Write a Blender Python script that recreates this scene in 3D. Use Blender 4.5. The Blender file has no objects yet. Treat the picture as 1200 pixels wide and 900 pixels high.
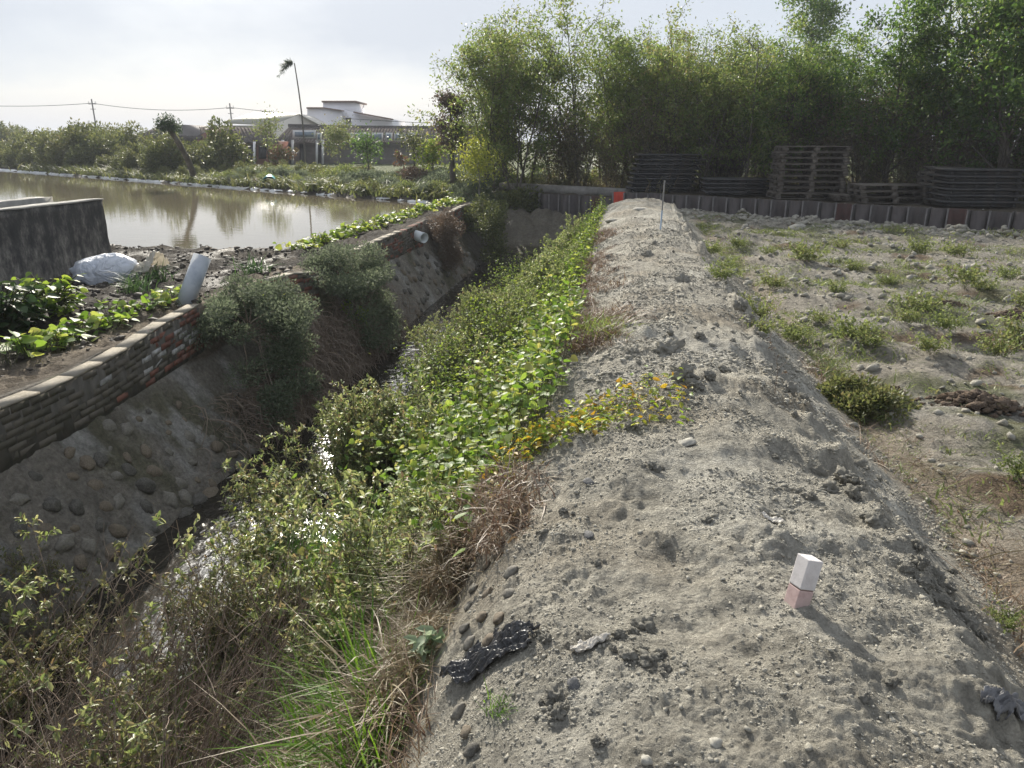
import bpy, math, random
import numpy as np
from math import radians as R, pi

# ------------------------------------------------------------------ camera, sky, sun, exposure
SC = bpy.context.scene
COL = SC.collection
FPX = 870.0                       # focal length in pixels of a 1200 px wide picture
PITCH = math.atan((450 - 165) / FPX)
YAW = math.atan((735 - 600) / FPX * math.cos(PITCH))
CAM = np.array([0.0, 0.0, 1.6])
FWD = np.array([-math.sin(YAW) * math.cos(PITCH), math.cos(YAW) * math.cos(PITCH), -math.sin(PITCH)])
RGT = np.array([math.cos(YAW), math.sin(YAW), 0.0])
UPV = np.cross(RGT, FWD)
EYH = np.array([-math.sin(YAW), math.cos(YAW), 0.0])
cd = bpy.data.cameras.new('camera'); cam = bpy.data.objects.new('camera', cd); COL.objects.link(cam)
cd.sensor_width = 36.0; cd.lens = 36.0 * FPX / 1200.0; cd.clip_start = 0.05; cd.clip_end = 3000
cam.location = CAM; cam.rotation_euler = (pi / 2 - PITCH, 0, YAW)
SC.camera = cam

SUN_AZ = 25.0                     # degrees left of +Y
SUN_EL = 28.0
sd = bpy.data.lights.new('sun', 'SUN'); sun = bpy.data.objects.new('sun', sd); COL.objects.link(sun)
sd.energy = 4.8; sd.angle = R(0.6); sd.color = (1.0, 0.93, 0.80)
sun.rotation_euler = (R(90 - SUN_EL), 0, R(180 + SUN_AZ))
sun.location = (-20, 40, 30)

W = bpy.data.worlds.new('World'); SC.world = W; W.use_nodes = True
nt = W.node_tree; nt.nodes.clear(); L = nt.links.new
out = nt.nodes.new('ShaderNodeOutputWorld'); bg = nt.nodes.new('ShaderNodeBackground')
sky = nt.nodes.new('ShaderNodeTexSky'); sky.sky_type = 'NISHITA'; sky.sun_disc = False
sky.sun_elevation = R(SUN_EL); sky.sun_rotation = R(-SUN_AZ)
sky.air_density = 1.0; sky.dust_density = 1.0; sky.ozone_density = 2.0
tc = nt.nodes.new('ShaderNodeTexCoord'); mp = nt.nodes.new('ShaderNodeMapping'); mp.inputs['Scale'].default_value = (1, 1, 2.6)
nz = nt.nodes.new('ShaderNodeTexNoise'); nz.inputs['Scale'].default_value = 1.9; nz.inputs['Detail'].default_value = 6; nz.inputs['Roughness'].default_value = .55
cr = nt.nodes.new('ShaderNodeValToRGB'); cr.color_ramp.elements[0].position = .36; cr.color_ramp.elements[1].position = .60
cr.color_ramp.elements[0].color = (.74, .74, .74, 1); cr.color_ramp.elements[1].color = (.97, .97, .97, 1)
mx = nt.nodes.new('ShaderNodeMixRGB'); mx.inputs[2].default_value = (5.7, 6.1, 6.75, 1)
L(tc.outputs['Generated'], mp.inputs['Vector']); L(mp.outputs[0], nz.inputs['Vector']); L(nz.outputs[0], cr.inputs[0])
sp = nt.nodes.new('ShaderNodeSeparateXYZ'); L(tc.outputs['Generated'], sp.inputs[0])
hzn = nt.nodes.new('ShaderNodeMapRange'); hzn.inputs[1].default_value = .0; hzn.inputs[2].default_value = .30; hzn.inputs[3].default_value = .97; hzn.inputs[4].default_value = .0; L(sp.outputs[2], hzn.inputs[0])
mxx = nt.nodes.new('ShaderNodeMath'); mxx.operation = 'MAXIMUM'; L(cr.outputs[0], mxx.inputs[0]); L(hzn.outputs[0], mxx.inputs[1]); L(mxx.outputs[0], mx.inputs[0]); L(sky.outputs[0], mx.inputs[1]); dt = nt.nodes.new('ShaderNodeVectorMath'); dt.operation = 'DOT_PRODUCT'; L(tc.outputs['Generated'], dt.inputs[0])
dt.inputs[1].default_value = (-math.sin(R(SUN_AZ)) * math.cos(R(SUN_EL)), math.cos(R(SUN_AZ)) * math.cos(R(SUN_EL)), math.sin(R(SUN_EL)))
pw = nt.nodes.new('ShaderNodeMath'); pw.operation = 'POWER'; pw.inputs[1].default_value = 110; mxa = nt.nodes.new('ShaderNodeMath'); mxa.operation = 'MAXIMUM'; mxa.inputs[1].default_value = 0
L(dt.outputs['Value'], mxa.inputs[0]); L(mxa.outputs[0], pw.inputs[0])
aur = nt.nodes.new('ShaderNodeMixRGB'); aur.blend_type = 'ADD'; aur.inputs[2].default_value = (260, 252, 235, 1); L(pw.outputs[0], aur.inputs[0]); L(mx.outputs[0], aur.inputs[1])
L(aur.outputs[0], bg.inputs[0]); L(bg.outputs[0], out.inputs[0])
bg.inputs[1].default_value = 0.086
SC.view_settings.view_transform = 'Standard'; SC.view_settings.look = 'None'
SC.view_settings.exposure = 0.55; SC.view_settings.gamma = 1; SC.view_settings.use_curve_mapping = False
SC.cycles.max_bounces = 6; SC.cycles.diffuse_bounces = 3; SC.cycles.glossy_bounces = 3; SC.cycles.transmission_bounces = 4

# ------------------------------------------------------------------ helpers
def px(u, v, z):
    """ground point that the photograph shows at pixel (u, v) when it lies at height z"""
    d = RGT * (u - 600) / FPX - UPV * (v - 450) / FPX + FWD
    return CAM + d * ((z - CAM[2]) / d[2])
def pxd(u, v, D):
    """point at pixel (u, v), horizontal distance D along the view"""
    d = RGT * (u - 600) / FPX - UPV * (v - 450) / FPX + FWD
    return CAM + d * (D / (d @ EYH))

def hash2(ix, iy, s):
    h = (ix.astype(np.int64) * 374761393 + iy.astype(np.int64) * 668265263 + s * 1442695041) & 0xFFFFFFFF
    h = ((h ^ (h >> 13)) * 1274126177) & 0xFFFFFFFF
    h = ((h ^ (h >> 16)) * 2246822519) & 0xFFFFFFFF
    return h ^ (h >> 15)
def noise(x, y, s=0):
    x = np.asarray(x, float); y = np.asarray(y, float)
    ix = np.floor(x); iy = np.floor(y); fx = x - ix; fy = y - iy
    ux = fx * fx * fx * (fx * (fx * 6 - 15) + 10); uy = fy * fy * fy * (fy * (fy * 6 - 15) + 10)
    def g(a, b):
        h = hash2(ix + a, iy + b, s); an = h / 4294967296.0 * 2 * pi
        return np.cos(an) * (fx - a) + np.sin(an) * (fy - b)
    a = g(0, 0) * (1 - ux) + g(1, 0) * ux; b = g(0, 1) * (1 - ux) + g(1, 1) * ux
    return (a * (1 - uy) + b * uy) * 1.5
def fbm(x, y, s=0, o=4, r=.5):
    t = 0; a = 1.0
    for k in range(o):
        t = t + a * noise(x * 2 ** k + 17.3 * k, y * 2 ** k - 9.1 * k, s + k); a *= r
    return t
def sstep(a, b, t):
    t = np.clip((t - a) / (b - a), 0, 1); return t * t * (3 - 2 * t)

class G:
    """a mesh being collected: vertices, faces of any size, a material slot per face"""
    def __init__(s): s.v = []; s.f = []; s.m = []; s.n = 0
    def add(s, V, F, m=0):
        V = np.asarray(V, float).reshape(-1, 3); F = np.asarray(F, int)
        s.v.append(V); s.f.append(F + s.n); s.m.append(m); s.n += len(V); return s
    def join(s, o, M=None, T=(0, 0, 0)):
        for V, F, m in zip(*o.raw()):
            s.add((V @ M.T if M is not None else V) + np.asarray(T), F, m)
    def raw(s):
        off = 0; Fs = []
        for V, F in zip(s.v, s.f): Fs.append(F - off); off += len(V)
        return s.v, Fs, s.m
    def flat(s):
        return np.concatenate(s.v), s.f, s.m
    def mesh(s, name, mats, smooth=False):
        me = bpy.data.meshes.new(name)
        V = np.concatenate(s.v)
        li = np.concatenate([F.ravel() for F in s.f])
        tot = np.concatenate([np.full(len(F), F.shape[1]) for F in s.f])
        st = np.concatenate([[0], np.cumsum(tot)[:-1]])
        me.vertices.add(len(V)); me.vertices.foreach_set('co', V.astype(np.float32).ravel())
        me.loops.add(len(li)); me.loops.foreach_set('vertex_index', li.astype(np.int32))
        me.polygons.add(len(tot)); me.polygons.foreach_set('loop_start', st.astype(np.int32))
        if len(set(s.m)) > 1 or (s.m and s.m[0]):
            mi = np.concatenate([np.full(len(F), m) for F, m in zip(s.f, s.m)])
            me.polygons.foreach_set('material_index', mi.astype(np.int32))
        if smooth: me.polygons.foreach_set('use_smooth', np.ones(len(tot), bool))
        me.update(calc_edges=True)
        for m in (mats if isinstance(mats, (list, tuple)) else [mats]): me.materials.append(m)
        return me

def obj(name, g, mats, parent=None, smooth=False, label=None, kind=None):
    me = g.mesh(name, mats, smooth) if isinstance(g, G) else g
    o = bpy.data.objects.new(name, me); COL.objects.link(o)
    if parent is not None: o.parent = parent
    if label: o['label'] = label
    if kind: o['kind'] = kind
    return o
def tag(o, label, cat, group=None, kind=None):
    o['label'] = label; o['category'] = cat
    if group: o['group'] = group
    o['kind'] = kind or 'thing'
    return o
def thing(name, label, cat, loc=(0, 0, 0), rz=0, group=None):
    o = bpy.data.objects.new(name, None); COL.objects.link(o)
    o.empty_display_size = .1
    o.location = [float(c) for c in loc]; o.rotation_euler = (0, 0, rz)
    return tag(o, label, cat, group)
def dup(root, loc, rz=0, sc=1.0, label=None, group=None, rot=None):
    r = root.copy(); COL.objects.link(r)
    r.location = [float(c) for c in loc]; r.rotation_euler = rot if rot else (0, 0, rz)
    r.scale = (sc, sc, sc) if np.isscalar(sc) else sc
    if label: r['label'] = label
    if group: r['group'] = group
    for ch in list(root.children):
        c = ch.copy(); COL.objects.link(c); c.parent = r
        for q in ch.children:
            d = q.copy(); COL.objects.link(d); d.parent = c
    return r
def place(root, loc, rz=0, sc=1.0, rot=None):
    root.location = [float(c) for c in loc]; root.rotation_euler = rot if rot else (0, 0, rz)
    root.scale = (sc, sc, sc) if np.isscalar(sc) else sc
    return root

BOXF = np.array([[0, 3, 2, 1], [4, 5, 6, 7], [0, 1, 5, 4], [1, 2, 6, 5], [2, 3, 7, 6], [3, 0, 4, 7]])
def box(g, c, s, m=0, rz=0, jit=0, rng=None, rot=None):
    c = np.asarray(c, float); s = np.asarray(s, float) / 2
    V = np.array([[-1, -1, -1], [1, -1, -1], [1, 1, -1], [-1, 1, -1], [-1, -1, 1], [1, -1, 1], [1, 1, 1], [-1, 1, 1]], float) * s
    if jit: V += rng.normal(0, jit, V.shape)
    if rot is not None: V = V @ np.asarray(rot).T
    if rz:
        a, b = math.cos(rz), math.sin(rz); V = V @ np.array([[a, b, 0], [-b, a, 0], [0, 0, 1]])
    g.add(V + c, BOXF, m)
def prism(g, pts, d0, d1, ax, ay, o, dv, m=0):
    """outline pts (in axes ax, ay from o) extruded from d0 to d1 along dv"""
    P = np.array([np.asarray(o) + p[0] * np.asarray(ax) + p[1] * np.asarray(ay) for p in pts]); n = len(P)
    V = np.concatenate([P + np.asarray(dv) * d0, P + np.asarray(dv) * d1])
    g.add(V, [list(range(n))], m)
    g.v[-1] = V; 
    base = g.n - len(V)
    g.f.append(np.array([[base + n + i for i in reversed(range(n))]])); g.v.append(np.zeros((0, 3))); g.m.append(m)
    q = [[base + (i + 1) % n, base + i, base + n + i, base + n + (i + 1) % n] for i in range(n)]
    g.f.append(np.array(q)); g.v.append(np.zeros((0, 3))); g.m.append(m)
def nrm(v): return v / np.maximum(np.linalg.norm(v, axis=-1, keepdims=True), 1e-9)
def tubes(g, P, r, k=4, m=0):
    """P (n,m,3) paths, r (n,m) radii -> tapered tubes"""
    P = np.asarray(P, float); r = np.asarray(r, float); n, q, _ = P.shape
    t = np.gradient(P, axis=1); t = nrm(t)
    ref = np.where(np.abs(t[..., 2:3]) > .9, np.array([1., 0, 0]), np.array([0, 0, 1.]))
    a = nrm(np.cross(t, ref)); b = np.cross(t, a)
    an = np.arange(k) * 2 * pi / k
    V = P[:, :, None] + r[:, :, None, None] * (np.cos(an)[None, None, :, None] * a[:, :, None] + np.sin(an)[None, None, :, None] * b[:, :, None])
    i, j, c = np.meshgrid(np.arange(n), np.arange(q - 1), np.arange(k), indexing='ij')
    c2 = (c + 1) % k; base = i * q * k
    F = np.stack([base + j * k + c, base + j * k + c2, base + (j + 1) * k + c2, base + (j + 1) * k + c], -1).reshape(-1, 4)
    g.add(V.reshape(-1, 3), F, m)
def ribbons(g, P, w, side, m=0):
    """P (n,m,3), w (n,m) widths, side (n,3) -> flat blades"""
    n, q, _ = P.shape
    o = side[:, None, :] * w[:, :, None] / 2
    V = np.stack([P - o, P + o], 2)
    i, j = np.meshgrid(np.arange(n), np.arange(q - 1), indexing='ij'); b = i * q * 2 + j * 2
    F = np.stack([b, b + 1, b + 3, b + 2], -1).reshape(-1, 4)
    g.add(V.reshape(-1, 3), F, m)
LEAF_L = (np.array([[0, 0, 0], [.5, .35, .1], [.38, .75, .04], [0, 1, -.12], [-.38, .75, .04], [-.5, .35, .1], [0, .5, 0]], float),
          np.array([[0, 1, 6], [1, 2, 6], [2, 3, 6], [3, 4, 6], [4, 5, 6], [5, 0, 6]]))
LEAF_4 = (np.array([[0, 0, 0], [.5, .45, .06], [0, 1, -.08], [-.5, .45, .06]], float), np.array([[0, 1, 2, 3]]))
LEAF_F = (np.array([[0, 0, 0], [.5, .42, .13], [0, 1, -.1], [-.5, .42, .13]], float), np.array([[0, 1, 2], [0, 2, 3]]))
LEAF_H = (np.array([[0, 0, 0], [.28, -.12, .03], [.52, .12, .08], [.5, .42, .06], [.28, .75, 0], [0, 1, -.1], [-.28, .75, 0], [-.5, .42, .06], [-.52, .12, .08], [-.28, -.12, .03], [0, .4, -.03]], float),
          np.array([[i, (i + 1) % 10, 10] for i in range(10)]))
def leaves(g, tpl, P, D, size, ratio=.4, rng=None, m=0, up=(0, 0, 1), roll=.6):
    """leaves of template tpl at P pointing along D"""
    T, F = tpl; n = len(P)
    y = nrm(D); u = np.asarray(up, float) + rng.normal(0, roll, (n, 3))
    x = nrm(np.cross(y, u)); z = np.cross(x, y)
    s = np.broadcast_to(np.asarray(size, float), (n,))
    V = P[:, None] + s[:, None, None] * (T[None, :, 0:1] * ratio * x[:, None] + T[None, :, 1:2] * y[:, None] + T[None, :, 2:3] * z[:, None])
    FF = (F[None] + (np.arange(n) * len(T))[:, None, None]).reshape(-1, F.shape[1])
    g.add(V.reshape(-1, 3), FF, m)
def rdir(rng, n, zmin=-1, zmax=1):
    z = rng.uniform(zmin, zmax, n); a = rng.uniform(0, 2 * pi, n); r = np.sqrt(1 - z * z)
    return np.stack([r * np.cos(a), r * np.sin(a), z], -1)
def replicate(g, proto, P, rz, sc, rng, tilt=.0):
    """copies of a collected mesh merged into g (for stuff)"""
    n = len(P)
    ca, sa = np.cos(rz), np.sin(rz)
    M = np.zeros((n, 3, 3)); M[:, 0, 0] = ca; M[:, 0, 1] = -sa; M[:, 1, 0] = sa; M[:, 1, 1] = ca; M[:, 2, 2] = 1
    if tilt:
        M[:, 0, 2] = rng.normal(0, tilt, n); M[:, 1, 2] = rng.normal(0, tilt, n)
    M *= np.asarray(sc).reshape(n, 1, 1)
    for V, F, m in zip(*proto.raw()):
        if not len(F): continue
        VV = np.einsum('nij,kj->nki', M, V) + P[:, None]
        FF = (F[None] + (np.arange(n) * len(V))[:, None, None]).reshape(-1, F.shape[1])
        g.add(VV.reshape(-1, 3), FF, m)
def ico(sub=2):
    import bmesh
    bm = bmesh.new(); bmesh.ops.create_icosphere(bm, subdivisions=sub, radius=1)
    V = np.array([v.co[:] for v in bm.verts]); F = np.array([[v.index for v in f.verts] for f in bm.faces]); bm.free()
    return V, F
ICO0, ICO1, ICO2, ICO3, ICO4 = ico(1), ico(2), ico(3), ico(4), ico(5)
ICO0, ICO1, ICO2, ICO3, ICO4 = ico(1), ico(1), ico(2), ico(3), ico(4)
def lumpy(rng, base=ICO2, amp=.25, fl=(1, 1, .7), freq=1.3):
    V, F = base; o = rng.uniform(0, 50, 3)
    d = 1 + amp * fbm(V[:, 0] * freq + o[0] + V[:, 2] * .9, V[:, 1] * freq + o[1] - V[:, 2] * 1.1, int(o[2]), 3)
    return V * d[:, None] * np.array(fl), F

# ------------------------------------------------------------------ materials
def newmat(name):
    m = bpy.data.materials.new(name); m.use_nodes = True; n = m.node_tree
    p = n.nodes['Principled BSDF']; return m, n, p
def ramp(n, cols):
    r = n.nodes.new('ShaderNodeValToRGB'); e = r.color_ramp.elements
    while len(e) < len(cols): e.new(.5)
    for i, c in enumerate(cols):
        if len(c) == 4: e[i].position = c[3]
        else: e[i].position = i / max(1, len(cols) - 1)
        e[i].color = (c[0], c[1], c[2], 1)
    return r
def leaf_mat(name, cols, trans=.45, rough=.5, spec=.3):
    m, n, p = newmat(name); l = n.links.new
    gi = n.nodes.new('ShaderNodeNewGeometry'); oi = n.nodes.new('ShaderNodeObjectInfo')
    ad = n.nodes.new('ShaderNodeMath'); ad.operation = 'MULTIPLY_ADD'; ad.inputs[1].default_value = .25; 
    l(oi.outputs['Random'], ad.inputs[0]); 
    sb = n.nodes.new('ShaderNodeMath'); sb.operation = 'MULTIPLY_ADD'; sb.inputs[1].default_value = .8; sb.inputs[2].default_value = .0
    l(gi.outputs['Random Per Island'], sb.inputs[0]); l(sb.outputs[0], ad.inputs[2])
    r = ramp(n, cols); l(ad.outputs[0], r.inputs[0]); l(r.outputs[0], p.inputs['Base Color'])
    p.inputs['Roughness'].default_value = rough; p.inputs['Specular IOR Level'].default_value = spec
    tr = n.nodes.new('ShaderNodeBsdfTranslucent')
    hs = n.nodes.new('ShaderNodeHueSaturation'); hs.inputs['Hue'].default_value = .485; hs.inputs['Saturation'].default_value = 1.1; hs.inputs['Value'].default_value = 1.5
    l(r.outputs[0], hs.inputs['Color']); l(hs.outputs[0], tr.inputs[0])
    ms = n.nodes.new('ShaderNodeMixShader'); ms.inputs[0].default_value = trans
    l(p.outputs[0], ms.inputs[1]); l(tr.outputs[0], ms.inputs[2]); l(ms.outputs[0], n.nodes['Material Output'].inputs[0])
    return m
def noisy(name, cols, scale=4, rough=.8, bump=.3, bscale=None, detail=8, metal=0, spec=.3, island=0, stretch=None, dist=.02):
    m, n, p = newmat(name); l = n.links.new
    tc = n.nodes.new('ShaderNodeTexCoord'); mp = n.nodes.new('ShaderNodeMapping')
    if stretch: mp.inputs['Scale'].default_value = stretch
    l(tc.outputs['Object'], mp.inputs[0])
    nz = n.nodes.new('ShaderNodeTexNoise'); nz.inputs['Scale'].default_value = scale; nz.inputs['Detail'].default_value = detail; nz.inputs['Roughness'].default_value = .62
    l(mp.outputs[0], nz.inputs['Vector'])
    r = ramp(n, cols); src = nz.outputs[0]
    mr = n.nodes.new('ShaderNodeMapRange'); mr.inputs[1].default_value = .3; mr.inputs[2].default_value = .7; l(src, mr.inputs[0]); src = mr.outputs[0]
    if island:
        gi = n.nodes.new('ShaderNodeNewGeometry'); a = n.nodes.new('ShaderNodeMix'); a.inputs[0].default_value = island
        l(src, a.inputs[2]); l(gi.outputs['Random Per Island'], a.inputs[3]); src = a.outputs[0]
    l(src, r.inputs[0]); l(r.outputs[0], p.inputs['Base Color'])
    p.inputs['Roughness'].default_value = rough; p.inputs['Metallic'].default_value = metal; p.inputs['Specular IOR Level'].default_value = spec
    if bump:
        n2 = n.nodes.new('ShaderNodeTexNoise'); n2.inputs['Scale'].default_value = bscale or scale * 4; n2.inputs['Detail'].default_value = 6
        l(mp.outputs[0], n2.inputs['Vector'])
        b = n.nodes.new('ShaderNodeBump'); b.inputs['Strength'].default_value = bump; b.inputs['Distance'].default_value = dist
        l(n2.outputs[0], b.inputs['Height']); l(b.outputs[0], p.inputs['Normal'])
    return m

M = {}
M['leaf_ditch'] = leaf_mat('leaf_ditch', [(.08, .12, .04), (.14, .19, .065), (.21, .26, .10), (.30, .32, .15), (.20, .15, .08)], .46, .42, .5)
M['leaf_corner'] = leaf_mat('leaf_corner', [(.045, .065, .026), (.08, .105, .038), (.14, .15, .06), (.20, .19, .09), (.16, .11, .055)], .42, .45, .45)
M['leaf_vine'] = leaf_mat('leaf_vine', [(.05, .10, .02), (.095, .175, .032), (.155, .25, .05), (.235, .31, .075), (.30, .29, .09)], .5)
M['leaf_bank'] = leaf_mat('leaf_bank', [(.06, .115, .022), (.11, .18, .035), (.17, .245, .05), (.25, .31, .07), (.22, .19, .08)], .5)
M['leaf_grey'] = leaf_mat('leaf_grey', [(.06, .078, .05), (.10, .125, .08), (.135, .16, .105), (.165, .185, .125)], .4, .7, .08)
M['leaf_brown'] = leaf_mat('leaf_brown', [(.07, .05, .035), (.11, .085, .06), (.16, .12, .08)], .3)
M['leaf_autumn'] = leaf_mat('leaf_autumn', [(.12, .20, .04), (.20, .29, .05), (.31, .33, .06), (.40, .29, .05), (.36, .15, .045)], .45)
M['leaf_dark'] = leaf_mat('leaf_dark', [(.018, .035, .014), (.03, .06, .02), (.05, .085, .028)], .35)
M['grove_sparse'] = leaf_mat('grove_sparse', [(.075, .12, .038), (.115, .17, .05), (.165, .215, .068), (.20, .18, .08)], .56)
M['grove_dense'] = leaf_mat('grove_dense', [(.035, .07, .022), (.06, .115, .032), (.10, .165, .045), (.18, .235, .065)], .52)
M['grove_yellow'] = leaf_mat('grove_yellow', [(.16, .20, .045), (.24, .28, .06), (.33, .34, .08)], .56)
M['grove_dry'] = leaf_mat('grove_dry', [(.12, .10, .065), (.18, .15, .095), (.12, .135, .06), (.23, .195, .12)], .45)
M['far_leaf'] = leaf_mat('far_leaf', [(.05, .065, .03), (.085, .105, .042), (.13, .15, .055), (.15, .14, .065)], .45)
M['far_light'] = leaf_mat('far_light', [(.085, .12, .04), (.13, .17, .06), (.19, .23, .085), (.16, .14, .07)], .45)
M['flower'] = leaf_mat('flower', [(.07, .09, .04), (.10, .12, .05), (.20, .10, .06), (.12, .13, .05), (.22, .10, .09)], .3)
M['grass'] = leaf_mat('grass', [(.06, .13, .02), (.10, .20, .03), (.16, .27, .05)], .45)
M['onion'] = leaf_mat('onion', [(.03, .07, .025), (.05, .10, .035), (.08, .13, .05)], .35)
M['straw'] = leaf_mat('straw', [(.10, .075, .042), (.17, .13, .075), (.25, .20, .125), (.11, .13, .045)], .3)
M['twig'] = noisy('twig', [(.09, .062, .045), (.19, .145, .11), (.33, .275, .225)], 3, .85, 0, island=.7)
M['stem_green'] = noisy('stem_green', [(.05, .06, .025), (.10, .09, .045)], 3, .7, 0, island=.6)
M['bark'] = noisy('bark', [(.05, .042, .034), (.10, .088, .072), (.16, .145, .125)], 3, .9, .5, 14, stretch=(1, 1, .3))
M['bark_pale'] = noisy('bark_pale', [(.16, .15, .13), (.28, .26, .23)], 5, .9, .4, 14, stretch=(1, 1, .3))
M['cobble'] = noisy('cobble', [(.10, .094, .08), (.16, .148, .125), (.22, .20, .165)], 5, .8, .25, 40, dist=.004)
M['clod'] = noisy('clod', [(.20, .187, .155), (.275, .26, .22), (.33, .315, .275)], 9, .95, .8, 45, island=.45, dist=.012)
M['steel'] = noisy('steel', [(.022, .022, .025), (.04, .04, .042), (.07, .058, .05)], 2.5, .6, .2, 20, spec=.4)
M['pile'] = noisy('pile', [(.02, .017, .016), (.036, .03, .029), (.06, .05, .048), (.05, .035, .03)], 3.5, .62, .3, 16, spec=.45, stretch=(1, 1, .35))
M['pile_red'] = noisy('pile_red', [(.035, .022, .02), (.07, .035, .03), (.05, .035, .032)], 4, .7, .3, 16)
M['interlock_sunlit'] = noisy('interlock_sunlit', [(.08, .074, .07), (.17, .16, .155)], 6, .5, .2)  # paler than the piles: sunlight on the flange edges put into the colour
M['red_paint'] = noisy('red_paint', [(.38, .05, .03), (.5, .08, .05)], 4, .7, .1)
M['pallet'] = noisy('pallet', [(.055, .047, .04), (.105, .092, .078), (.19, .168, .145)], 6, .9, .3, 25, island=.5)
M['conc_dark'] = None

def concrete_dark():
    m, n, p = newmat('weathered_concrete'); l = n.links.new
    tc = n.nodes.new('ShaderNodeTexCoord')
    mp = n.nodes.new('ShaderNodeMapping'); mp.inputs['Scale'].default_value = (2.8, 2.8, 1.25); l(tc.outputs['Object'], mp.inputs[0])
    a = n.nodes.new('ShaderNodeTexNoise'); a.inputs['Scale'].default_value = 2.2; a.inputs['Detail'].default_value = 12; a.inputs['Roughness'].default_value = .76; l(mp.outputs[0], a.inputs[0])
    r = ramp(n, [(.022, .021, .021, .30), (.05, .048, .046, .48), (.12, .112, .10, .58), (.27, .25, .22, .70)]); 
    sx = n.nodes.new('ShaderNodeSeparateXYZ'); l(tc.outputs['Object'], sx.inputs[0])
    mr = n.nodes.new('ShaderNodeMapRange'); mr.inputs[1].default_value = .65; mr.inputs[2].default_value = -.05; mr.inputs[3].default_value = 0; mr.inputs[4].default_value = .13; l(sx.outputs[2], mr.inputs[0])
    ad = n.nodes.new('ShaderNodeMath'); l(a.outputs[0], ad.inputs[0]); l(mr.outputs[0], ad.inputs[1]); l(ad.outputs[0], r.inputs[0])
    l(r.outputs[0], p.inputs['Base Color']); p.inputs['Roughness'].default_value = .9
    b = n.nodes.new('ShaderNodeTexNoise'); b.inputs['Scale'].default_value = 30; b.inputs['Detail'].default_value = 6; l(tc.outputs['Object'], b.inputs[0])
    bp = n.nodes.new('ShaderNodeBump'); bp.inputs['Strength'].default_value = .5; bp.inputs['Distance'].default_value = .02; l(b.outputs[0], bp.inputs['Height']); l(bp.outputs[0], p.inputs['Normal'])
    return m
M['conc_dark'] = concrete_dark()
M['conc_pale'] = noisy('concrete_pale', [(.2, .195, .18), (.3, .29, .265), (.38, .365, .33)], 3, .9, .3, 30)
M['kerb'] = noisy('kerb', [(.12, .115, .105), (.2, .19, .175), (.25, .24, .22)], 3, .9, .3, 30)
M['brick_red'] = noisy('brick_red', [(.075, .045, .036), (.15, .068, .05), (.20, .09, .066), (.15, .12, .10)], 4, .9, .4, 40, island=.55, dist=.008)
M['brick_grey'] = noisy('brick_grey', [(.045, .042, .03), (.08, .072, .055), (.12, .105, .085), (.19, .17, .15)], 2.8, .95, .5, 30, island=.35, dist=.012)
M['brick_white'] = noisy('brick_white', [(.13, .12, .11), (.3, .29, .28), (.46, .46, .46)], 14, .9, .2, 40)
M['mortar'] = noisy('mortar', [(.07, .064, .054), (.12, .11, .095)], 6, .95, .3, 30)
M['coping'] = noisy('coping', [(.14, .125, .095), (.24, .215, .175), (.32, .29, .24)], 5, .95, .3, 30, island=.2)

# ------------------------------------------------------------------ ground
NW = np.array([.54, .84]) / math.hypot(.54, .84)       # across the sheet-pile line, away from the camera
TW = np.array([NW[1], -NW[0]])                          # along it, to the right
W0 = np.array([.25, 26.1])
def wd(x, y): return (x - W0[0]) * NW[0] + (y - W0[1]) * NW[1]
def wsd(x, y): return (x - W0[0]) * TW[0] + (y - W0[1]) * TW[1]
def wp(s, d, z=0.): 
    p = W0 + TW * s + NW * d; return np.array([p[0], p[1], z])
POND_Z = -.55
def pond_d(x, y):
    """distance inside the pond's edge (positive in the water)"""
    n = .22 * fbm(x * .5, y * .5, 31, 3)
    far = -(wd(x, y) + 3.35)
    return np.minimum(np.minimum(y - 14.0, -6.62 - x), far) + n
PX = [-5.10, -5.03, -4.62, -4.28, -4.1, -3.0, -2.3, -1.70, -1.15, -.68, -.42, -.22, .05, .6, 1.0, 1.24, 1.55, 1.9, 2.12, 2.4, 2.8]
PZ = [-.45, -.86, -1.48, -2.02, -2.16, -2.13, -2.06, -1.85, -1.2, -.5, -.19, -.07, .015, .06, .0, -.10, -.37, -.60, -.68, -.60, -.53]
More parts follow.
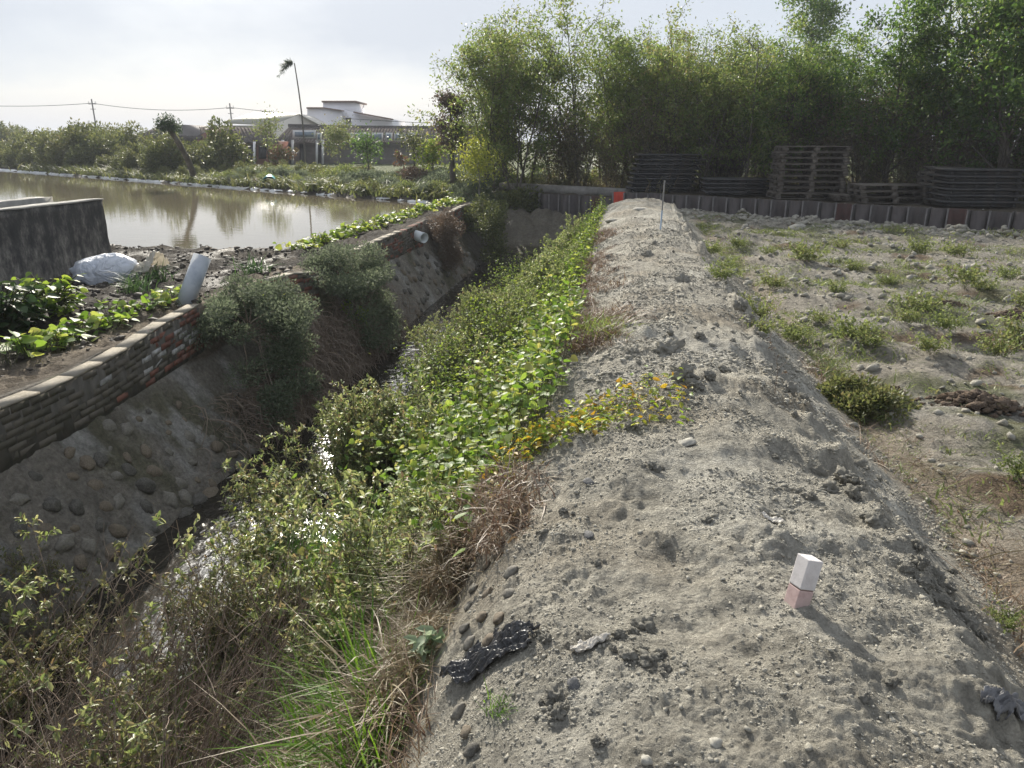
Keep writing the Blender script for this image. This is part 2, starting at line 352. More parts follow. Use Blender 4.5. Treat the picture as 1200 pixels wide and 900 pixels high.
def height(x, y, fine=True):
    x = np.asarray(x, float); y = np.asarray(y, float)
    wig = .10 * noise(y * .45, y * 0 + 3.3, 5) + .05 * noise(y * 1.3, y * 0 + 1.3, 6)
    wx = np.interp(y, [5.0, 6.2, 7.0, 7.8, 8.5, 9.2, 10.2], [0, -.03, -.10, -.20, -.28, -.22, 0])
    xs = np.where(x < -3, x - wx * np.clip((-4.3 - x) / .5, 0, 1), x + wig * sstep(-2.6, -1, x))
    z = np.interp(xs, PX, PZ)
    # the dike crest: narrower, a little higher mound at its far end, then gone
    end = sstep(20.2, 23.2, y + .35 * (x - .4))
    crest = sstep(-1.3, -.3, x) * (1 - sstep(1.3, 2.0, x))
    z = z + .10 * crest * sstep(14, 19.5, y)
    z = np.where(x > -.9, z * (1 - end) + end * (-.55 + .07 * fbm(x, y, 44)), z)
    # ditch closes towards the sheet piles
    dend = sstep(24.0, 28.0, y)
    z = np.where(x <= -.9, np.maximum(z, z * (1 - dend) + dend * (-.85 + .25 * fbm(x * 1.4, y * 1.4, 45, 4))), z)
    # left bank and pond
    bank = -.45 + .05 * fbm(x * .8, y * .8, 8, 3) + np.where(y > 13, .05, 0)
    z = np.where(xs < -5.10, bank, z)
    pd = pond_d(x, y)
    z = np.where(x < -5.9, np.minimum(z, np.clip(POND_Z - pd * .55, -1.3, 0)), z)
    # beyond the pond and the piles
    w = wd(x, y); s = wsd(x, y)
    farb = -.40 + .06 * fbm(x * .5, y * .5, 51, 3)
    z = np.where((w > -3.35) & (x < -5.9), np.maximum(z, np.minimum(farb, POND_Z + (w + 3.35) * .6)), z)
    fill = sstep(.12, .5, w) * sstep(-7.0, -5.5, s)
    z = np.where(w > .12, z * (1 - fill) + fill * (-.12 - .16 * sstep(.5, -1.5, s) + .03 * fbm(x, y, 9, 2)), z)
    z = np.where((w > 1.5) & (s < -5.5), farb, z)
    far = sstep(60, 120, np.hypot(x, y)); z = z * (1 - far) - .5 * far
    if not fine: return z
    # field: ridges along the piles, lumps
    fld = sstep(1.9, 2.7, x) * (1 - sstep(-1.2, -.1, w))
    ph = w * 2 * pi / 1.05 + .8 * fbm(x * .3, y * .3, 61, 2)
    z = z + fld * (.050 * np.sin(ph) + .045 * fbm(x * 1.1, y * 1.1, 62, 4) - .03 + .03 * fbm(x * 4, y * 4, 64, 3) + .022 * np.abs(noise(x * 11, y * 11, 65)))
    bk = np.clip(1 - np.abs(w + 1.1) / 1.3, 0, 1) * sstep(-1, 1.5, x)
    z = z + bk * (.03 + .18 * np.maximum(fbm(x * 1.3, y * 1.3, 63, 4), -.2))
    # crumbly dike soil
    br = sstep(-1.2, -.45, x) * (1 - sstep(1.7, 2.1, x)) * (1 - end)
    n1 = fbm(x * 1.3, y * 1.3, 71, 3); n2 = fbm(x * 5, y * 5, 72, 3); n3 = np.abs(noise(x * 13, y * 13, 73)); n4 = np.abs(noise(x * 26, y * 26, 74)) + .6 * np.abs(noise(x * 47, y * 47, 174))
    lump = np.clip(fbm(x * 2.1, y * 2.1, 75, 2), 0, 1)
    z = z + br * (.05 * n1 + (.016 + .03 * lump) * n2 + (.007 + .026 * lump) * n3 + (.006 + .010 * np.clip(n1 + .2, 0, 1)) * n4 - .008)
    # dug edge on the right of the dike
    ed = np.exp(-((x - 1.28 - .1 * noise(y * 1.4, y * 0, 76)) / .16) ** 2) * (1 - end)
    z = z + ed * (.10 * fbm(x * 4, y * 4, 77, 3) + .05)
    # revetment and mud
    rv = sstep(-5.1, -4.95, x) * (1 - sstep(-4.3, -4.1, x))
    z = z + rv * (.035 * fbm(x * 5, y * 5, 78, 4) + .03 * np.abs(noise(x * 11, y * 11, 178)))
    mu = (x < -5.3) & (w < -2)
    z = np.where(mu, z + .03 * fbm(x * 2.6, y * 2.6, 79, 4) + .07 * np.abs(fbm(x * 5, y * 5, 179, 4)) - .02, z)
    oth = (x > -4.2) & (x < -1.0)
    z = np.where(oth, z + .05 * fbm(x * 2, y * 2, 80, 4), z)
    z = np.where(w > .6, z + .05 * fbm(x * 1.2, y * 1.2, 81, 3), z)
    return z
def hz(x, y): return float(height(np.array([x]), np.array([y]))[0])

def axis(segs):
    a = [segs[0][0]]
    for s0, s1, d in segs:
        n = max(1, int(round((s1 - s0) / d))); a += list(np.linspace(s0, s1, n + 1)[1:])
    return np.array(a)
gx = axis([(-900, -300, 100), (-300, -80, 22), (-80, -40, 4), (-40, -14, .8), (-14, -6.8, .12), (-6.8, -5.2, .06), (-5.2, -4.0, .035), (-4.0, -1.2, .055), (-1.2, -.6, .022), (-.6, 1.9, .0095), (1.9, 3, .025), (3, 6, .04), (6, 12, .08), (12, 20, .3), (20, 60, 3), (60, 300, 22), (300, 900, 100)])
gy = [-200, -60, -20, -8, -3, -1, 0, .6]
y = .6
while y < 34: y += float(np.clip(.004 + .0017 * y * y, .0085, .20)); gy.append(y)
gy = np.concatenate([gy, axis([(y, 60, .8), (60, 120, 4), (120, 400, 25), (400, 1200, 100)])[1:]])
XX, YY = np.meshgrid(gx, gy)
ZZ = height(XX, YY)
nx, ny = len(gx), len(gy)
ii, jj = np.meshgrid(np.arange(nx - 1), np.arange(ny - 1))
b0 = jj * nx + ii
gg = G(); gg.add(np.stack([XX, YY, ZZ], -1).reshape(-1, 3), np.stack([b0, b0 + 1, b0 + nx + 1, b0 + nx], -1).reshape(-1, 4))
gme = gg.mesh('ground', [], smooth=True)
def mixc(c, k, t): return c * (1 - t[..., None]) + np.array(k) * t[..., None]
wdx, wsx = wd(XX, YY), wsd(XX, YY)
soil_n = fbm(XX * .9, YY * .9, 101, 4)
colr = np.zeros(XX.shape + (3,)) + np.array([.315, .295, .248])
colr = mixc(colr, (.37, .352, .305), sstep(.0, .7, soil_n)); colr = mixc(colr, (.265, .235, .185), sstep(.1, .9, -soil_n))
rough = np.zeros(XX.shape) + 1.0
fldm = sstep(1.85, 2.5, XX) * (1 - sstep(-.4, .2, wdx))
colr = mixc(colr, (.235, .215, .18), fldm * .85)
colr = mixc(colr, (.255, .24, .21), fldm * sstep(.0, .6, fbm(XX * .7, YY * .7, 102, 4)))
colr = mixc(colr, (.12, .088, .06), fldm * sstep(.28, .6, fbm(XX * 1.0, YY * 1.4, 103, 4)))
colr = mixc(colr, (.10, .105, .055), fldm * .8 * sstep(.18, .55, fbm(XX * .8 + 9, YY * 1.2, 104, 4)))
fur = np.exp(-((XX - 2.12) / .2) ** 2) * (wdx < -1)
colr = mixc(colr, (.20, .16, .12), fur * .7)
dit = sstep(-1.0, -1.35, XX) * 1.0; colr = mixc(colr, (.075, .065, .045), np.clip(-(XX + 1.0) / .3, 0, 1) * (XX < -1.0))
rvm = ((XX > -5.17) & (XX < -4.2)).astype(float) * (YY < 26)
colr = mixc(colr, (.19, .172, .146), rvm); colr = mixc(colr, (.115, .108, .075), rvm * sstep(-.1, .5, fbm(XX * 1.2, YY * .9, 105, 4))); colr = mixc(colr, (.27, .26, .24), rvm * sstep(.25, .7, fbm(XX * 2, YY * 2, 106, 4)))
mud = (XX <= -5.17).astype(float)
colr = mixc(colr, (.045, .038, .031), mud); colr = mixc(colr, (.075, .062, .048), mud * sstep(.0, .6, fbm(XX * 1.1, YY * 1.1, 107, 4)) * (wdx < -3)); 
strip = mud * np.exp(-((XX + 5.5) / .28) ** 2) * (YY < 12)
colr = mixc(colr, (.20, .165, .125), strip * .9)
rough = rough - mud * (wdx < -2.5) * (XX < -5.8) * .38 * sstep(.0, .5, fbm(XX * 1.5, YY * 1.5, 108, 3))
rough = rough - np.clip(-(XX + 1.7) / .3, 0, 1) * (XX > -4.2) * .5
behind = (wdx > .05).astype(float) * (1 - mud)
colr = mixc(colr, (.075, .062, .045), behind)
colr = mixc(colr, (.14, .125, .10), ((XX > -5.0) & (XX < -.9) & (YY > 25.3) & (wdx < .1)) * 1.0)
farm = sstep(3, 8, wdx); colr = mixc(colr, (.09, .105, .045), farm)
colr *= (1 + .14 * fbm(XX * 6, YY * 6, 109, 3) + .10 * fbm(XX * 1.7, YY * 1.7, 119, 4))[..., None]
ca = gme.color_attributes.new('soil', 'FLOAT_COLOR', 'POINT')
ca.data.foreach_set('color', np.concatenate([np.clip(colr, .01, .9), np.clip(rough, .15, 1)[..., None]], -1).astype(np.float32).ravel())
def ground_mat():
    m, n, p = newmat('ground'); l = n.links.new
    at = n.nodes.new('ShaderNodeVertexColor'); at.layer_name = 'soil'
    tc = n.nodes.new('ShaderNodeTexCoord')
    a = n.nodes.new('ShaderNodeTexNoise'); a.inputs['Scale'].default_value = 22; a.inputs['Detail'].default_value = 9; a.inputs['Roughness'].default_value = .7; l(tc.outputs['Object'], a.inputs[0])
    mr = n.nodes.new('ShaderNodeMapRange'); mr.inputs[1].default_value = .3; mr.inputs[2].default_value = .7; mr.inputs[3].default_value = .66; mr.inputs[4].default_value = 1.30; l(a.outputs[0], mr.inputs[0])
    mu = n.nodes.new('ShaderNodeMixRGB'); mu.blend_type = 'MULTIPLY'; mu.inputs[0].default_value = 1; l(at.outputs[0], mu.inputs[1]); l(mr.outputs[0], mu.inputs[2]); l(mu.outputs[0], p.inputs['Base Color'])
    a2 = n.nodes.new('ShaderNodeTexNoise'); a2.inputs['Scale'].default_value = 5.5; a2.inputs['Detail'].default_value = 10; a2.inputs['Roughness'].default_value = .72; l(tc.outputs['Object'], a2.inputs[0])
    mr2 = n.nodes.new('ShaderNodeMapRange'); mr2.inputs[1].default_value = .3; mr2.inputs[2].default_value = .7; mr2.inputs[3].default_value = .74; mr2.inputs[4].default_value = 1.24; l(a2.outputs[0], mr2.inputs[0])
    mu2 = n.nodes.new('ShaderNodeMixRGB'); mu2.blend_type = 'MULTIPLY'; mu2.inputs[0].default_value = 1; l(mu.outputs[0], mu2.inputs[1]); l(mr2.outputs[0], mu2.inputs[2]); l(mu2.outputs[0], p.inputs['Base Color'])
    l(at.outputs[1], p.inputs['Roughness']); p.inputs['Specular IOR Level'].default_value = .18
    v = n.nodes.new('ShaderNodeTexVoronoi'); v.inputs['Scale'].default_value = 55; v.inputs['Randomness'].default_value = 1; l(tc.outputs['Object'], v.inputs[0])
    b = n.nodes.new('ShaderNodeTexNoise'); b.inputs['Scale'].default_value = 75; b.inputs['Detail'].default_value = 8; b.inputs['Roughness'].default_value = .7; l(tc.outputs['Object'], b.inputs[0])
    ad = n.nodes.new('ShaderNodeMath'); ad.operation = 'MULTIPLY_ADD'; ad.inputs[1].default_value = -.5; l(v.outputs[0], ad.inputs[0]); l(b.outputs[0], ad.inputs[2])
    bp = n.nodes.new('ShaderNodeBump'); bp.inputs['Strength'].default_value = 1.0; bp.inputs['Distance'].default_value = .016; l(ad.outputs[0], bp.inputs['Height'])
    b2 = n.nodes.new('ShaderNodeTexNoise'); b2.inputs['Scale'].default_value = 11; b2.inputs['Detail'].default_value = 9; b2.inputs['Roughness'].default_value = .68; l(tc.outputs['Object'], b2.inputs[0])
    bq = n.nodes.new('ShaderNodeBump'); bq.inputs['Strength'].default_value = .8; bq.inputs['Distance'].default_value = .06; l(b2.outputs[0], bq.inputs['Height']); l(bq.outputs[0], bp.inputs['Normal']); l(bp.outputs[0], p.inputs['Normal'])
    return m
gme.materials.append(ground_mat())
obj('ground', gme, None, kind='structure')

def water_mat(name, col, bscale, bst, rough=.04, stretch=(1, 1, 1)):
    m, n, p = newmat(name); l = n.links.new
    p.inputs['Base Color'].default_value = col + (1,); p.inputs['Roughness'].default_value = rough; p.inputs['IOR'].default_value = 1.4
    tc = n.nodes.new('ShaderNodeTexCoord'); mp = n.nodes.new('ShaderNodeMapping'); mp.inputs['Scale'].default_value = stretch; mp.inputs['Rotation'].default_value = (0, 0, R(-32)); l(tc.outputs['Object'], mp.inputs[0])
    a = n.nodes.new('ShaderNodeTexNoise'); a.inputs['Scale'].default_value = bscale; a.inputs['Detail'].default_value = 3; l(mp.outputs[0], a.inputs[0])
    b = n.nodes.new('ShaderNodeBump'); b.inputs['Strength'].default_value = bst; b.inputs['Distance'].default_value = .02; l(a.outputs[0], b.inputs['Height']); l(b.outputs[0], p.inputs['Normal'])
    return m
g = G(); far_a = wp(-75, -3.0); far_b = wp(-6.3, -3.0)
g.add([[-70, 13.6, POND_Z], [-6.2, 13.6, POND_Z], [-6.2, far_b[1], POND_Z], [far_b[0], far_b[1], POND_Z], [far_a[0], far_a[1], POND_Z]], [[0, 1, 2, 3, 4]])
obj('pond_water', g, water_mat('pond_water', (.17, .145, .10), 2.2, .10, .03, (1, 2.4, 1)), kind='structure')
g = G(); g.add([[-4.7, -1, -2.0], [-1.2, -1, -2.0], [-1.2, 27.2, -2.0], [-4.7, 27.2, -2.0]], [[0, 1, 2, 3]])
obj('ditch_water', g, water_mat('ditch_water', (.022, .019, .014), 5, .8, .15), kind='structure')

# ------------------------------------------------------------------ sheet-pile wall and what stands behind it
def pile_geo(w=.47, d=.17, t=.02, z0=-1.3, z1=.12):
    """one U-shaped sheet pile, open towards the back"""
    g = G()
    o = [(-w / 2, 0), (-w / 2 + .05, 0), (-w * .30, -d), (w * .30, -d), (w / 2 - .05, 0), (w / 2, 0)]
    inn = [(x * (1 if abs(x) > w * .4 else .92), y + t) for x, y in o]
    loop = o + inn[::-1]; n = len(loop)
    V = np.array([(x, y, z0) for x, y in loop] + [(x, y, z1) for x, y in loop])
    F = [[i, (i + 1) % n, n + (i + 1) % n, n + i] for i in range(n)]
    k = len(o)
    F += [[n + i, n + i + 1, n + 2 * k - 2 - i, n + 2 * k - 1 - i] for i in range(k - 1)]
    g.add(V, F)
    for sx in (-1, 1): box(g, (sx * (w / 2 - .012), 0, (z0 + z1) / 2), (.034, .12, z1 - z0 - .01), 1)  # joint ribs in the paler slot, drawn as bright sunlit edges
    return g
rng = np.random.default_rng(7)
wall = thing('sheet_pile_wall', 'low rusty steel sheet pile wall along the far edge of the field', 'retaining wall', (0, 0, 0))
pm = pile_geo().mesh('sheet_pile', [M['pile'], M['interlock_sunlit']]); pm2 = pile_geo().mesh('sheet_pile', [M['pile_red'], M['interlock_sunlit']]); pm3 = pile_geo().mesh('sheet_pile', [M['red_paint'], M['interlock_sunlit']])
ang = math.atan2(TW[1], TW[0])
s = -4.2; i = 0
while s < 15.5:
    me = pm
    if abs(s + .42) < .24: me = pm3
    elif rng.random() < .05: me = pm2
    o = bpy.data.objects.new('sheet_pile', me); COL.objects.link(o); o.parent = wall
    p = wp(s, .05 if i % 2 else -.06); o.location = (p[0], p[1], rng.normal(0, .012) + (-.17 if s > -.5 else -.36))
    o.rotation_euler = (rng.normal(0, .012), rng.normal(0, .012), ang + (0 if i % 2 else pi))
    if me is pm3: o['label'] = 'sheet pile painted bright red'
    s += .465; i += 1
# concrete kerb on the left end, above the piles
g = G(); box(g, (0, 0, .16), (6.2, .35, .32)); box(g, (-3.6, .05, -.1), (1.0, .4, .5), rz=.1)
o = obj('concrete_kerb', g, M['kerb']); p = wp(-3.6, .9); p[2] = -.32; o.location = p; o.rotation_euler = (0, 0, ang)
tag(o, 'pale grey concrete kerb above the dark sheet piles, in front of the leafy grove', 'kerb')

# stacks of dark steel panels and of wooden pallets on the fill behind the wall
def steel_panel_geo(w, d, h, seed):
    r = np.random.default_rng(seed); g = G()
    box(g, (0, 0, h - .018), (w, d, .032))
    for sx in (-1, 1): box(g, (0, sx * (d / 2 - .13), h / 2 - .03), (w - .3, .04, h - .075))
    for k in range(4): box(g, (-w / 2 + .2 + k * (w - .4) / 3, 0, h / 2 - .035), (.07, d - .1, h - .09))
    for sx in (-1, 1): box(g, (0, sx * (d / 2 + .004), h - .026), (w + .01, .012, .05))
    return g
def pallet_geo(w, d, h, seed):
    r = np.random.default_rng(seed); g = G()
    n = 9
    for k in range(n): box(g, (0, -d / 2 + (k + .5) * d / n, h - .012), (w + r.normal(0, .012), d / n - .03, .024), jit=.003, rng=r)
    for sx in (-1, 0, 1):
        for sy in (-1, 0, 1): box(g, (sx * (w / 2 - .09), sy * (d / 2 - .07), h / 2 - .01), (.15, .13, h - .072), jit=.003, rng=r)
        box(g, (sx * (w / 2 - .09), 0, .012), (.13, d, .024), jit=.003, rng=r)
    for sx in (-1, 0, 1): box(g, (sx * (w / 2 - .09), 0, h - .036), (.13, d, .022), jit=.003, rng=r)
    for sy in (-1, 1): box(g, (0, sy * (d / 2 - .06), .013), (w, .10, .022), jit=.003, rng=r)
    return g
def stack(kind, u0, u1, vt, vb, n, D, label, group, geo, mat, off=.05, d=1.2, back=0):
    dd_ = RGT * ((u0 + u1) / 2 - 600) / FPX - UPV * (vb - 450) / FPX + FWD
    D = float(((W0 + NW * (1.75 + back) - CAM[:2]) @ NW) / (dd_[:2] @ NW) * (dd_ @ EYH))
    a = pxd(u0, vb, D); b = pxd(u1, vb, D); w = float(np.linalg.norm((b - a)[:2]))
    zt = pxd((u0 + u1) / 2, vt, D)[2]; zb = hz((a[0] + b[0]) / 2, (a[1] + b[1]) / 2) + .03
    h = (zt - zb) / n
    rr = np.random.default_rng(int(u0)); c = (a + b) / 2
    for k in range(n):
        mm = geo(w, d, h, k + int(u0))
        o = obj(kind, mm, mat)
        sh = rr.normal(0, off) - (n - 1 - k) * (.05 if vt == 181 else .0)
        o.location = (c[0] + RGT[0] * sh, c[1] + RGT[1] * sh, zb + h * k + .003 * k); o.rotation_euler = (0, 0, YAW + rr.normal(-.10, .02))
        tag(o, label[0] if k == n - 1 and len(label) > 1 else label[-1], label_cat[kind], group)
label_cat = {'steel_panel': 'steel panel', 'wooden_pallet': 'pallet'}
stack('steel_panel', 744, 821, 181, 237, 8, 27.2, ('topmost dark steel panel of the tall stack nearest the thin pole', 'dark steel panel lower in the tall stack nearest the thin pole'), 'tall stack of dark steel panels', steel_panel_geo, M['steel'], .025)
stack('steel_panel', 822, 896, 209, 237, 4, 26.6, ('topmost dark steel panel of the low stack beside the tall pallets', 'dark steel panel lower in the low stack beside the tall pallets'), 'low stack of dark steel panels', steel_panel_geo, M['steel'], .03)
stack('wooden_pallet', 905, 980, 172, 237, 9, 25.9, ('topmost weathered pallet of the tallest pallet stack', 'weathered pallet within the tallest pallet stack'), 'tallest stack of wooden pallets', pallet_geo, M['pallet'], .04)
stack('wooden_pallet', 1001, 1076, 216, 242, 3, 24.6, ('topmost weathered pallet of the low pallet stack', 'weathered pallet lower in the low pallet stack'), 'low stack of wooden pallets', pallet_geo, M['pallet'], .04)
stack('wooden_pallet', 972, 1000, 227, 240, 2, 25.0, ('small pallet of the pair lying between the two pallet stacks',), 'pair of small pallets', pallet_geo, M['pallet'], .03)
stack('steel_panel', 1094, 1182, 198, 246, 6, 23.9, ('topmost dark steel panel of the stack furthest along the wall from the thin pole', 'dark steel panel lower in the stack furthest along the wall from the thin pole'), 'stack of dark steel panels at the far right', steel_panel_geo, M['steel'], .025)
stack('wooden_pallet', 1078, 1110, 196, 238, 6, 25.6, ('topmost of the rusty pallets half hidden behind the dark panel stack', 'rusty pallet half hidden behind the dark panel stack'), 'pallets behind the panel stack', pallet_geo, M['pallet'], .06, back=1.3)

# ------------------------------------------------------------------ trees
def tree_geo(seed, H, r0, nlimb, spread, nleaf, lsize, ratio=.45, stems=1, low=.2, droop=.3, clump=.28, top=.35, lean=0, upk=.8, tpl=LEAF_4):
    r = np.random.default_rng(seed); gt, gc = G(), G()
    tw_ends = []; tw_dirs = []
    for sidx in range(stems):
        n = 9; t = np.linspace(0, 1, n)
        a = r.uniform(0, 2 * pi); ln = (.06 + .30 * r.random()) * (stems > 1) + lean
        hh = H * (1 if sidx == 0 else r.uniform(.7, 1))
        P = np.stack([np.cumsum(r.normal(0, .022 * hh / 2, n)) * .5 + math.cos(a) * ln * hh * t ** 1.2, np.cumsum(r.normal(0, .022 * hh / 2, n)) * .5 + math.sin(a) * ln * hh * t ** 1.2, hh * t], -1)
        P[:, :2] -= P[0, :2]; P[:, :2] += np.array([math.cos(a), math.sin(a)]) * .12 * (stems > 1)
        rad = r0 * (1 - .88 * t) * (1 if sidx == 0 else .75)
        tubes(gt, P[None], rad[None], 6)
        LP = []; LR = []
        for k in range(nlimb):
            f = low + (1 - low) * ((k + r.random()) / nlimb) * .97; q = f * (n - 1); i0 = min(int(q), n - 2); base = P[i0] + (P[i0 + 1] - P[i0]) * (q - i0)
            az = r.uniform(0, 2 * pi); length = spread * (1 - .55 * f) * r.uniform(.65, 1.2) * (1.15 if f > low + .1 else .8)
            d = np.array([math.cos(az), math.sin(az), upk * r.uniform(.5, 1.3)]); d /= np.linalg.norm(d)
            m = 6; tt = np.linspace(0, 1, m)
            L_ = base + d * length * tt[:, None] + np.cumsum(r.normal(0, .05 * length, (m, 3)), 0) * .5 + np.array([0, 0, 1]) * (.25 * length * tt[:, None] ** 2)
            LP.append(L_); LR.append(np.maximum(r0 * .38 * (1 - .5 * f) * (1 - .85 * tt), .005))
            for j in range(5):
                i1 = r.integers(1, m); e = L_[i1]; dd = nrm(d + r.normal(0, .75, 3) + np.array([0, 0, .25]))
                l2 = length * r.uniform(.25, .5)
                tp = e + dd * l2 * tt[:, None] + np.array([0, 0, -droop * .3 * l2]) * tt[:, None] ** 2
                LP.append(tp); LR.append(np.maximum(.012 * (1 - .8 * tt), .004))
                tw_ends += [tp[3], tp[5], tp[4]]; tw_dirs += [dd] * 3
            tw_ends.append(L_[-1]); tw_dirs.append(d)
        tubes(gt, np.array(LP), np.array(LR), 4)
    E = np.array(tw_ends); Dv = np.array(tw_dirs)
    k = r.integers(0, len(E), nleaf)
    # clumps of unequal fullness, gaps between them
    wgt = np.clip(r.gamma(.6, 1, len(E)), .02, 6); k = r.choice(len(E), nleaf, p=wgt / wgt.sum())
    off = r.normal(0, 1, (nleaf, 3)) * clump * np.array([1, 1, .75]) * r.uniform(.5, 1.2, (nleaf, 1))
    D = nrm(Dv[k] * .5 + r.normal(0, .7, (nleaf, 3)) + np.array([0, 0, -droop]))
    leaves(gc, tpl, E[k] + off, D, lsize * r.uniform(.6, 1.35, nleaf), ratio, r, roll=.8)
    return gt, gc
def tree_proto(name, label, cat, group, gt, gc, bark, leaf):
    t = thing(name, label, cat, (0, 0, 0), 0, group)
    obj('trunk', gt, bark, t, smooth=True); obj('crown', gc, leaf, t)
    return t
def scatter(protos, spots):
    used = set()
    for (k, loc, rz, sc, lab) in spots:
        p = protos[k]
        if k not in used:
            used.add(k); place(p, loc, rz, sc)
            if lab: p['label'] = lab
        else:
            o = dup(p, loc, rz, sc)
            o['label'] = lab or p['label']
            if lab and lab.startswith('far tree'): o['group'] = 'trees on the far skyline'; o['category'] = 'tree'; o.name = 'far_tree'
LS = 'slender sparse leaved tree inside the grove on the far side of the sheet piles'
LD = 'dense dark green tree of the grove behind the steel and pallet stacks'
LY = 'yellow green tree showing at the top of the grove over the pallet stacks'
LB = 'brownish half bare thicket shrub at the foot of the grove'
protoS = [tree_proto('slender_tree', LS, 'tree', 'slender trees of the grove', *tree_geo(10 + i, 7.0, .075, 13, 2.5, 5600, .15, .46, 3, .12, .35, .26, upk=.8), M['bark'], M['grove_sparse']) for i in range(4)]
protoD = [tree_proto('dense_tree', LD, 'tree', 'dense trees of the grove', *tree_geo(30 + i, 6.2, .10, 20, 2.3, 11000, .13, .5, 2, .06, .3, .24), M['bark'], M['grove_dense']) for i in range(4)]
protoY = [tree_proto('yellow_green_tree', LY, 'tree', 'yellow green trees of the grove', *tree_geo(50 + i, 8.2, .11, 18, 2.6, 11000, .088, .38, 1, .3, .55, .34), M['bark'], M['grove_yellow']) for i in range(2)]
protoB = [tree_proto('thicket_shrub', LB, 'shrub', 'thicket shrubs under the grove', *tree_geo(70 + i, 3.1, .02, 9, .75, 2300, .10, .45, 9, .08, .5, .24, upk=1.8), M['bark'], M['grove_dry']) for i in range(4)]
r = np.random.default_rng(99)
spS, spD, spY, spB = [], [], [], []
def gpos(s, d): 
    q = wp(s, d); q[2] = hz(q[0], q[1]) - .03; return q
# left half: slender sparse trees, in three loose rows
for row, d in enumerate((2.6, 4.6, 7.0)):
    s = -5.0 + .5 * row
    while s < 2.5 + row:
        spS.append((r.integers(0, 4), gpos(s + r.normal(0, .25), d + r.normal(0, .4)), r.uniform(0, 6.28), r.uniform(.78, 1.0) * (.90 if s < -2 else .76), None)); s += r.uniform(.9, 1.35)
for u_, D_, k_ in ((578, 30.5, .78), (592, 32, .86), (604, 29.5, .80), (585, 34, .92), (618, 31, .88)):
    q_ = pxd(u_, 222, D_); q_[2] = hz(q_[0], q_[1]) - .05; spS.append((int(r.integers(0, 4)), q_, r.uniform(0, 6.28), k_, None))
q_ = pxd(566, 222, 30.0); q_[2] = hz(q_[0], q_[1]) - .05
spS[0] = (0, q_, .6, .80, 'tall sparse tree at the open end of the grove, thin branches against pale sky')
# right half: dense trees behind the stacks
for row, d in enumerate((4.8, 8.0)):
    s = 1.0 + .6 * row
    while s < 16:
        k = (.70 if s < 8 else .98)
        spD.append((r.integers(0, 4), gpos(s + r.normal(0, .3), d + r.normal(0, .4)), r.uniform(0, 6.28), r.uniform(.84, 1.05) * k, None)); s += r.uniform(1.5, 2.1)
for s, d, sc in ((7.6, 9.0, .84), (8.9, 7.4, .86), (10.0, 8.0, 1.0), (11.5, 6.6, 1.0), (13.0, 7.6, 1.05), (14.4, 8, 1.1)):
    spY.append((r.integers(0, 2), gpos(s, d), r.uniform(0, 6), sc, None))
for s in np.arange(-5.2, 16, .72):
    spB.append((r.integers(0, 4), gpos(s + r.normal(0, .2), 2.2 + r.normal(0, .3) + (2.0 if s > .2 else 0)), r.uniform(0, 6.28), r.uniform(.6, 1.1) * (1 if s < 6 else .85), None))
for s in np.arange(-5.0, 18, 1.1):
    spB.append((r.integers(0, 4), gpos(s + r.normal(0, .2), 5.2 + r.normal(0, .3)), r.uniform(0, 6.28), r.uniform(.9, 1.3), None))
scatter(protoS, spS); scatter(protoD, spD); scatter(protoY, spY); scatter(protoB, spB)

# a far dark tree that tops the grove
gt, gc = tree_geo(91, 11, .2, 16, 2.6, 6000, .22, .5, 1, .55, .3, .5)
t = tree_proto('tall_tree', 'tall dark tree standing out above the grove with sky either side of its crown', 'tree', None, gt, gc, M['bark'], M['grove_dense']); place(t, (11.0, 52, -.4), 0, .98)

# ------------------------------------------------------------------ shrubs
def shrub_geo(seed, rx, ry, h, nlump, nleaf, lsize, ratio=.5, flat=.0, droop=.1, tpl=LEAF_4, skirt=0, lr=.32, nst=26):
    """mounded shrub: stems from the base, lumps of leaves through its volume"""
    r = np.random.default_rng(seed); gs, gl = G(), G()
    c = rdir(r, nlump, -.05, 1) * (r.uniform(.35, 1.0, (nlump, 1)) ** .6) * np.array([rx, ry, h]) * .82
    c[:, 2] = np.abs(c[:, 2]) + .06 * h
    if skirt: q = r.random(nlump * 9 // 20); c[: len(q), 2] = c[: len(q), 2] * .5 - skirt * q; c[: len(q), 0] = np.abs(c[: len(q), 0]) * .5 + .42 * skirt * q
    n = nst; e = c[r.integers(0, nlump, n)]; tt = np.linspace(0, 1, 5)
    b = np.stack([r.normal(0, .1 * rx, n), r.normal(0, .1 * ry, n), np.full(n, -.12)], -1)
    P = b[:, None] + (e - b)[:, None] * tt[None, :, None] + r.normal(0, .02, (n, 5, 3)) * min(rx, 1) + np.array([0, 0, .12 * h]) * (tt * (1 - tt) * 4)[None, :, None]
    tubes(gs, P, np.maximum(.014 * (1 - .8 * tt), .003)[None] * np.ones((n, 1)) * min(1.2, rx), 4)
    k = r.integers(0, nlump, nleaf); d = rdir(r, nleaf); rad = lr * r.uniform(.7, 1.25, nlump)[k] * r.random(nleaf) ** .4
    s3 = np.array([rx, ry, h])
    Pq = c[k] + d * rad[:, None] * np.array([rx, ry, h * .9])
    Dq = nrm(d + r.normal(0, .5, (nleaf, 3)) + np.array([0, 0, .35 - droop]))
    leaves(gl, tpl, Pq, Dq, lsize * r.uniform(.6, 1.3, nleaf), ratio, r, roll=.7)
    return gs, gl
def shrub(name, label, cat, group, geo, leaf, stem=None, loc=(0, 0, 0), rz=0, sc=1.):
    t = thing(name, label, cat, (0, 0, 0), 0, group)
    obj('stems', geo[0], stem or M['twig'], t); obj('foliage', geo[1], leaf, t)
    place(t, loc, rz, sc); return t
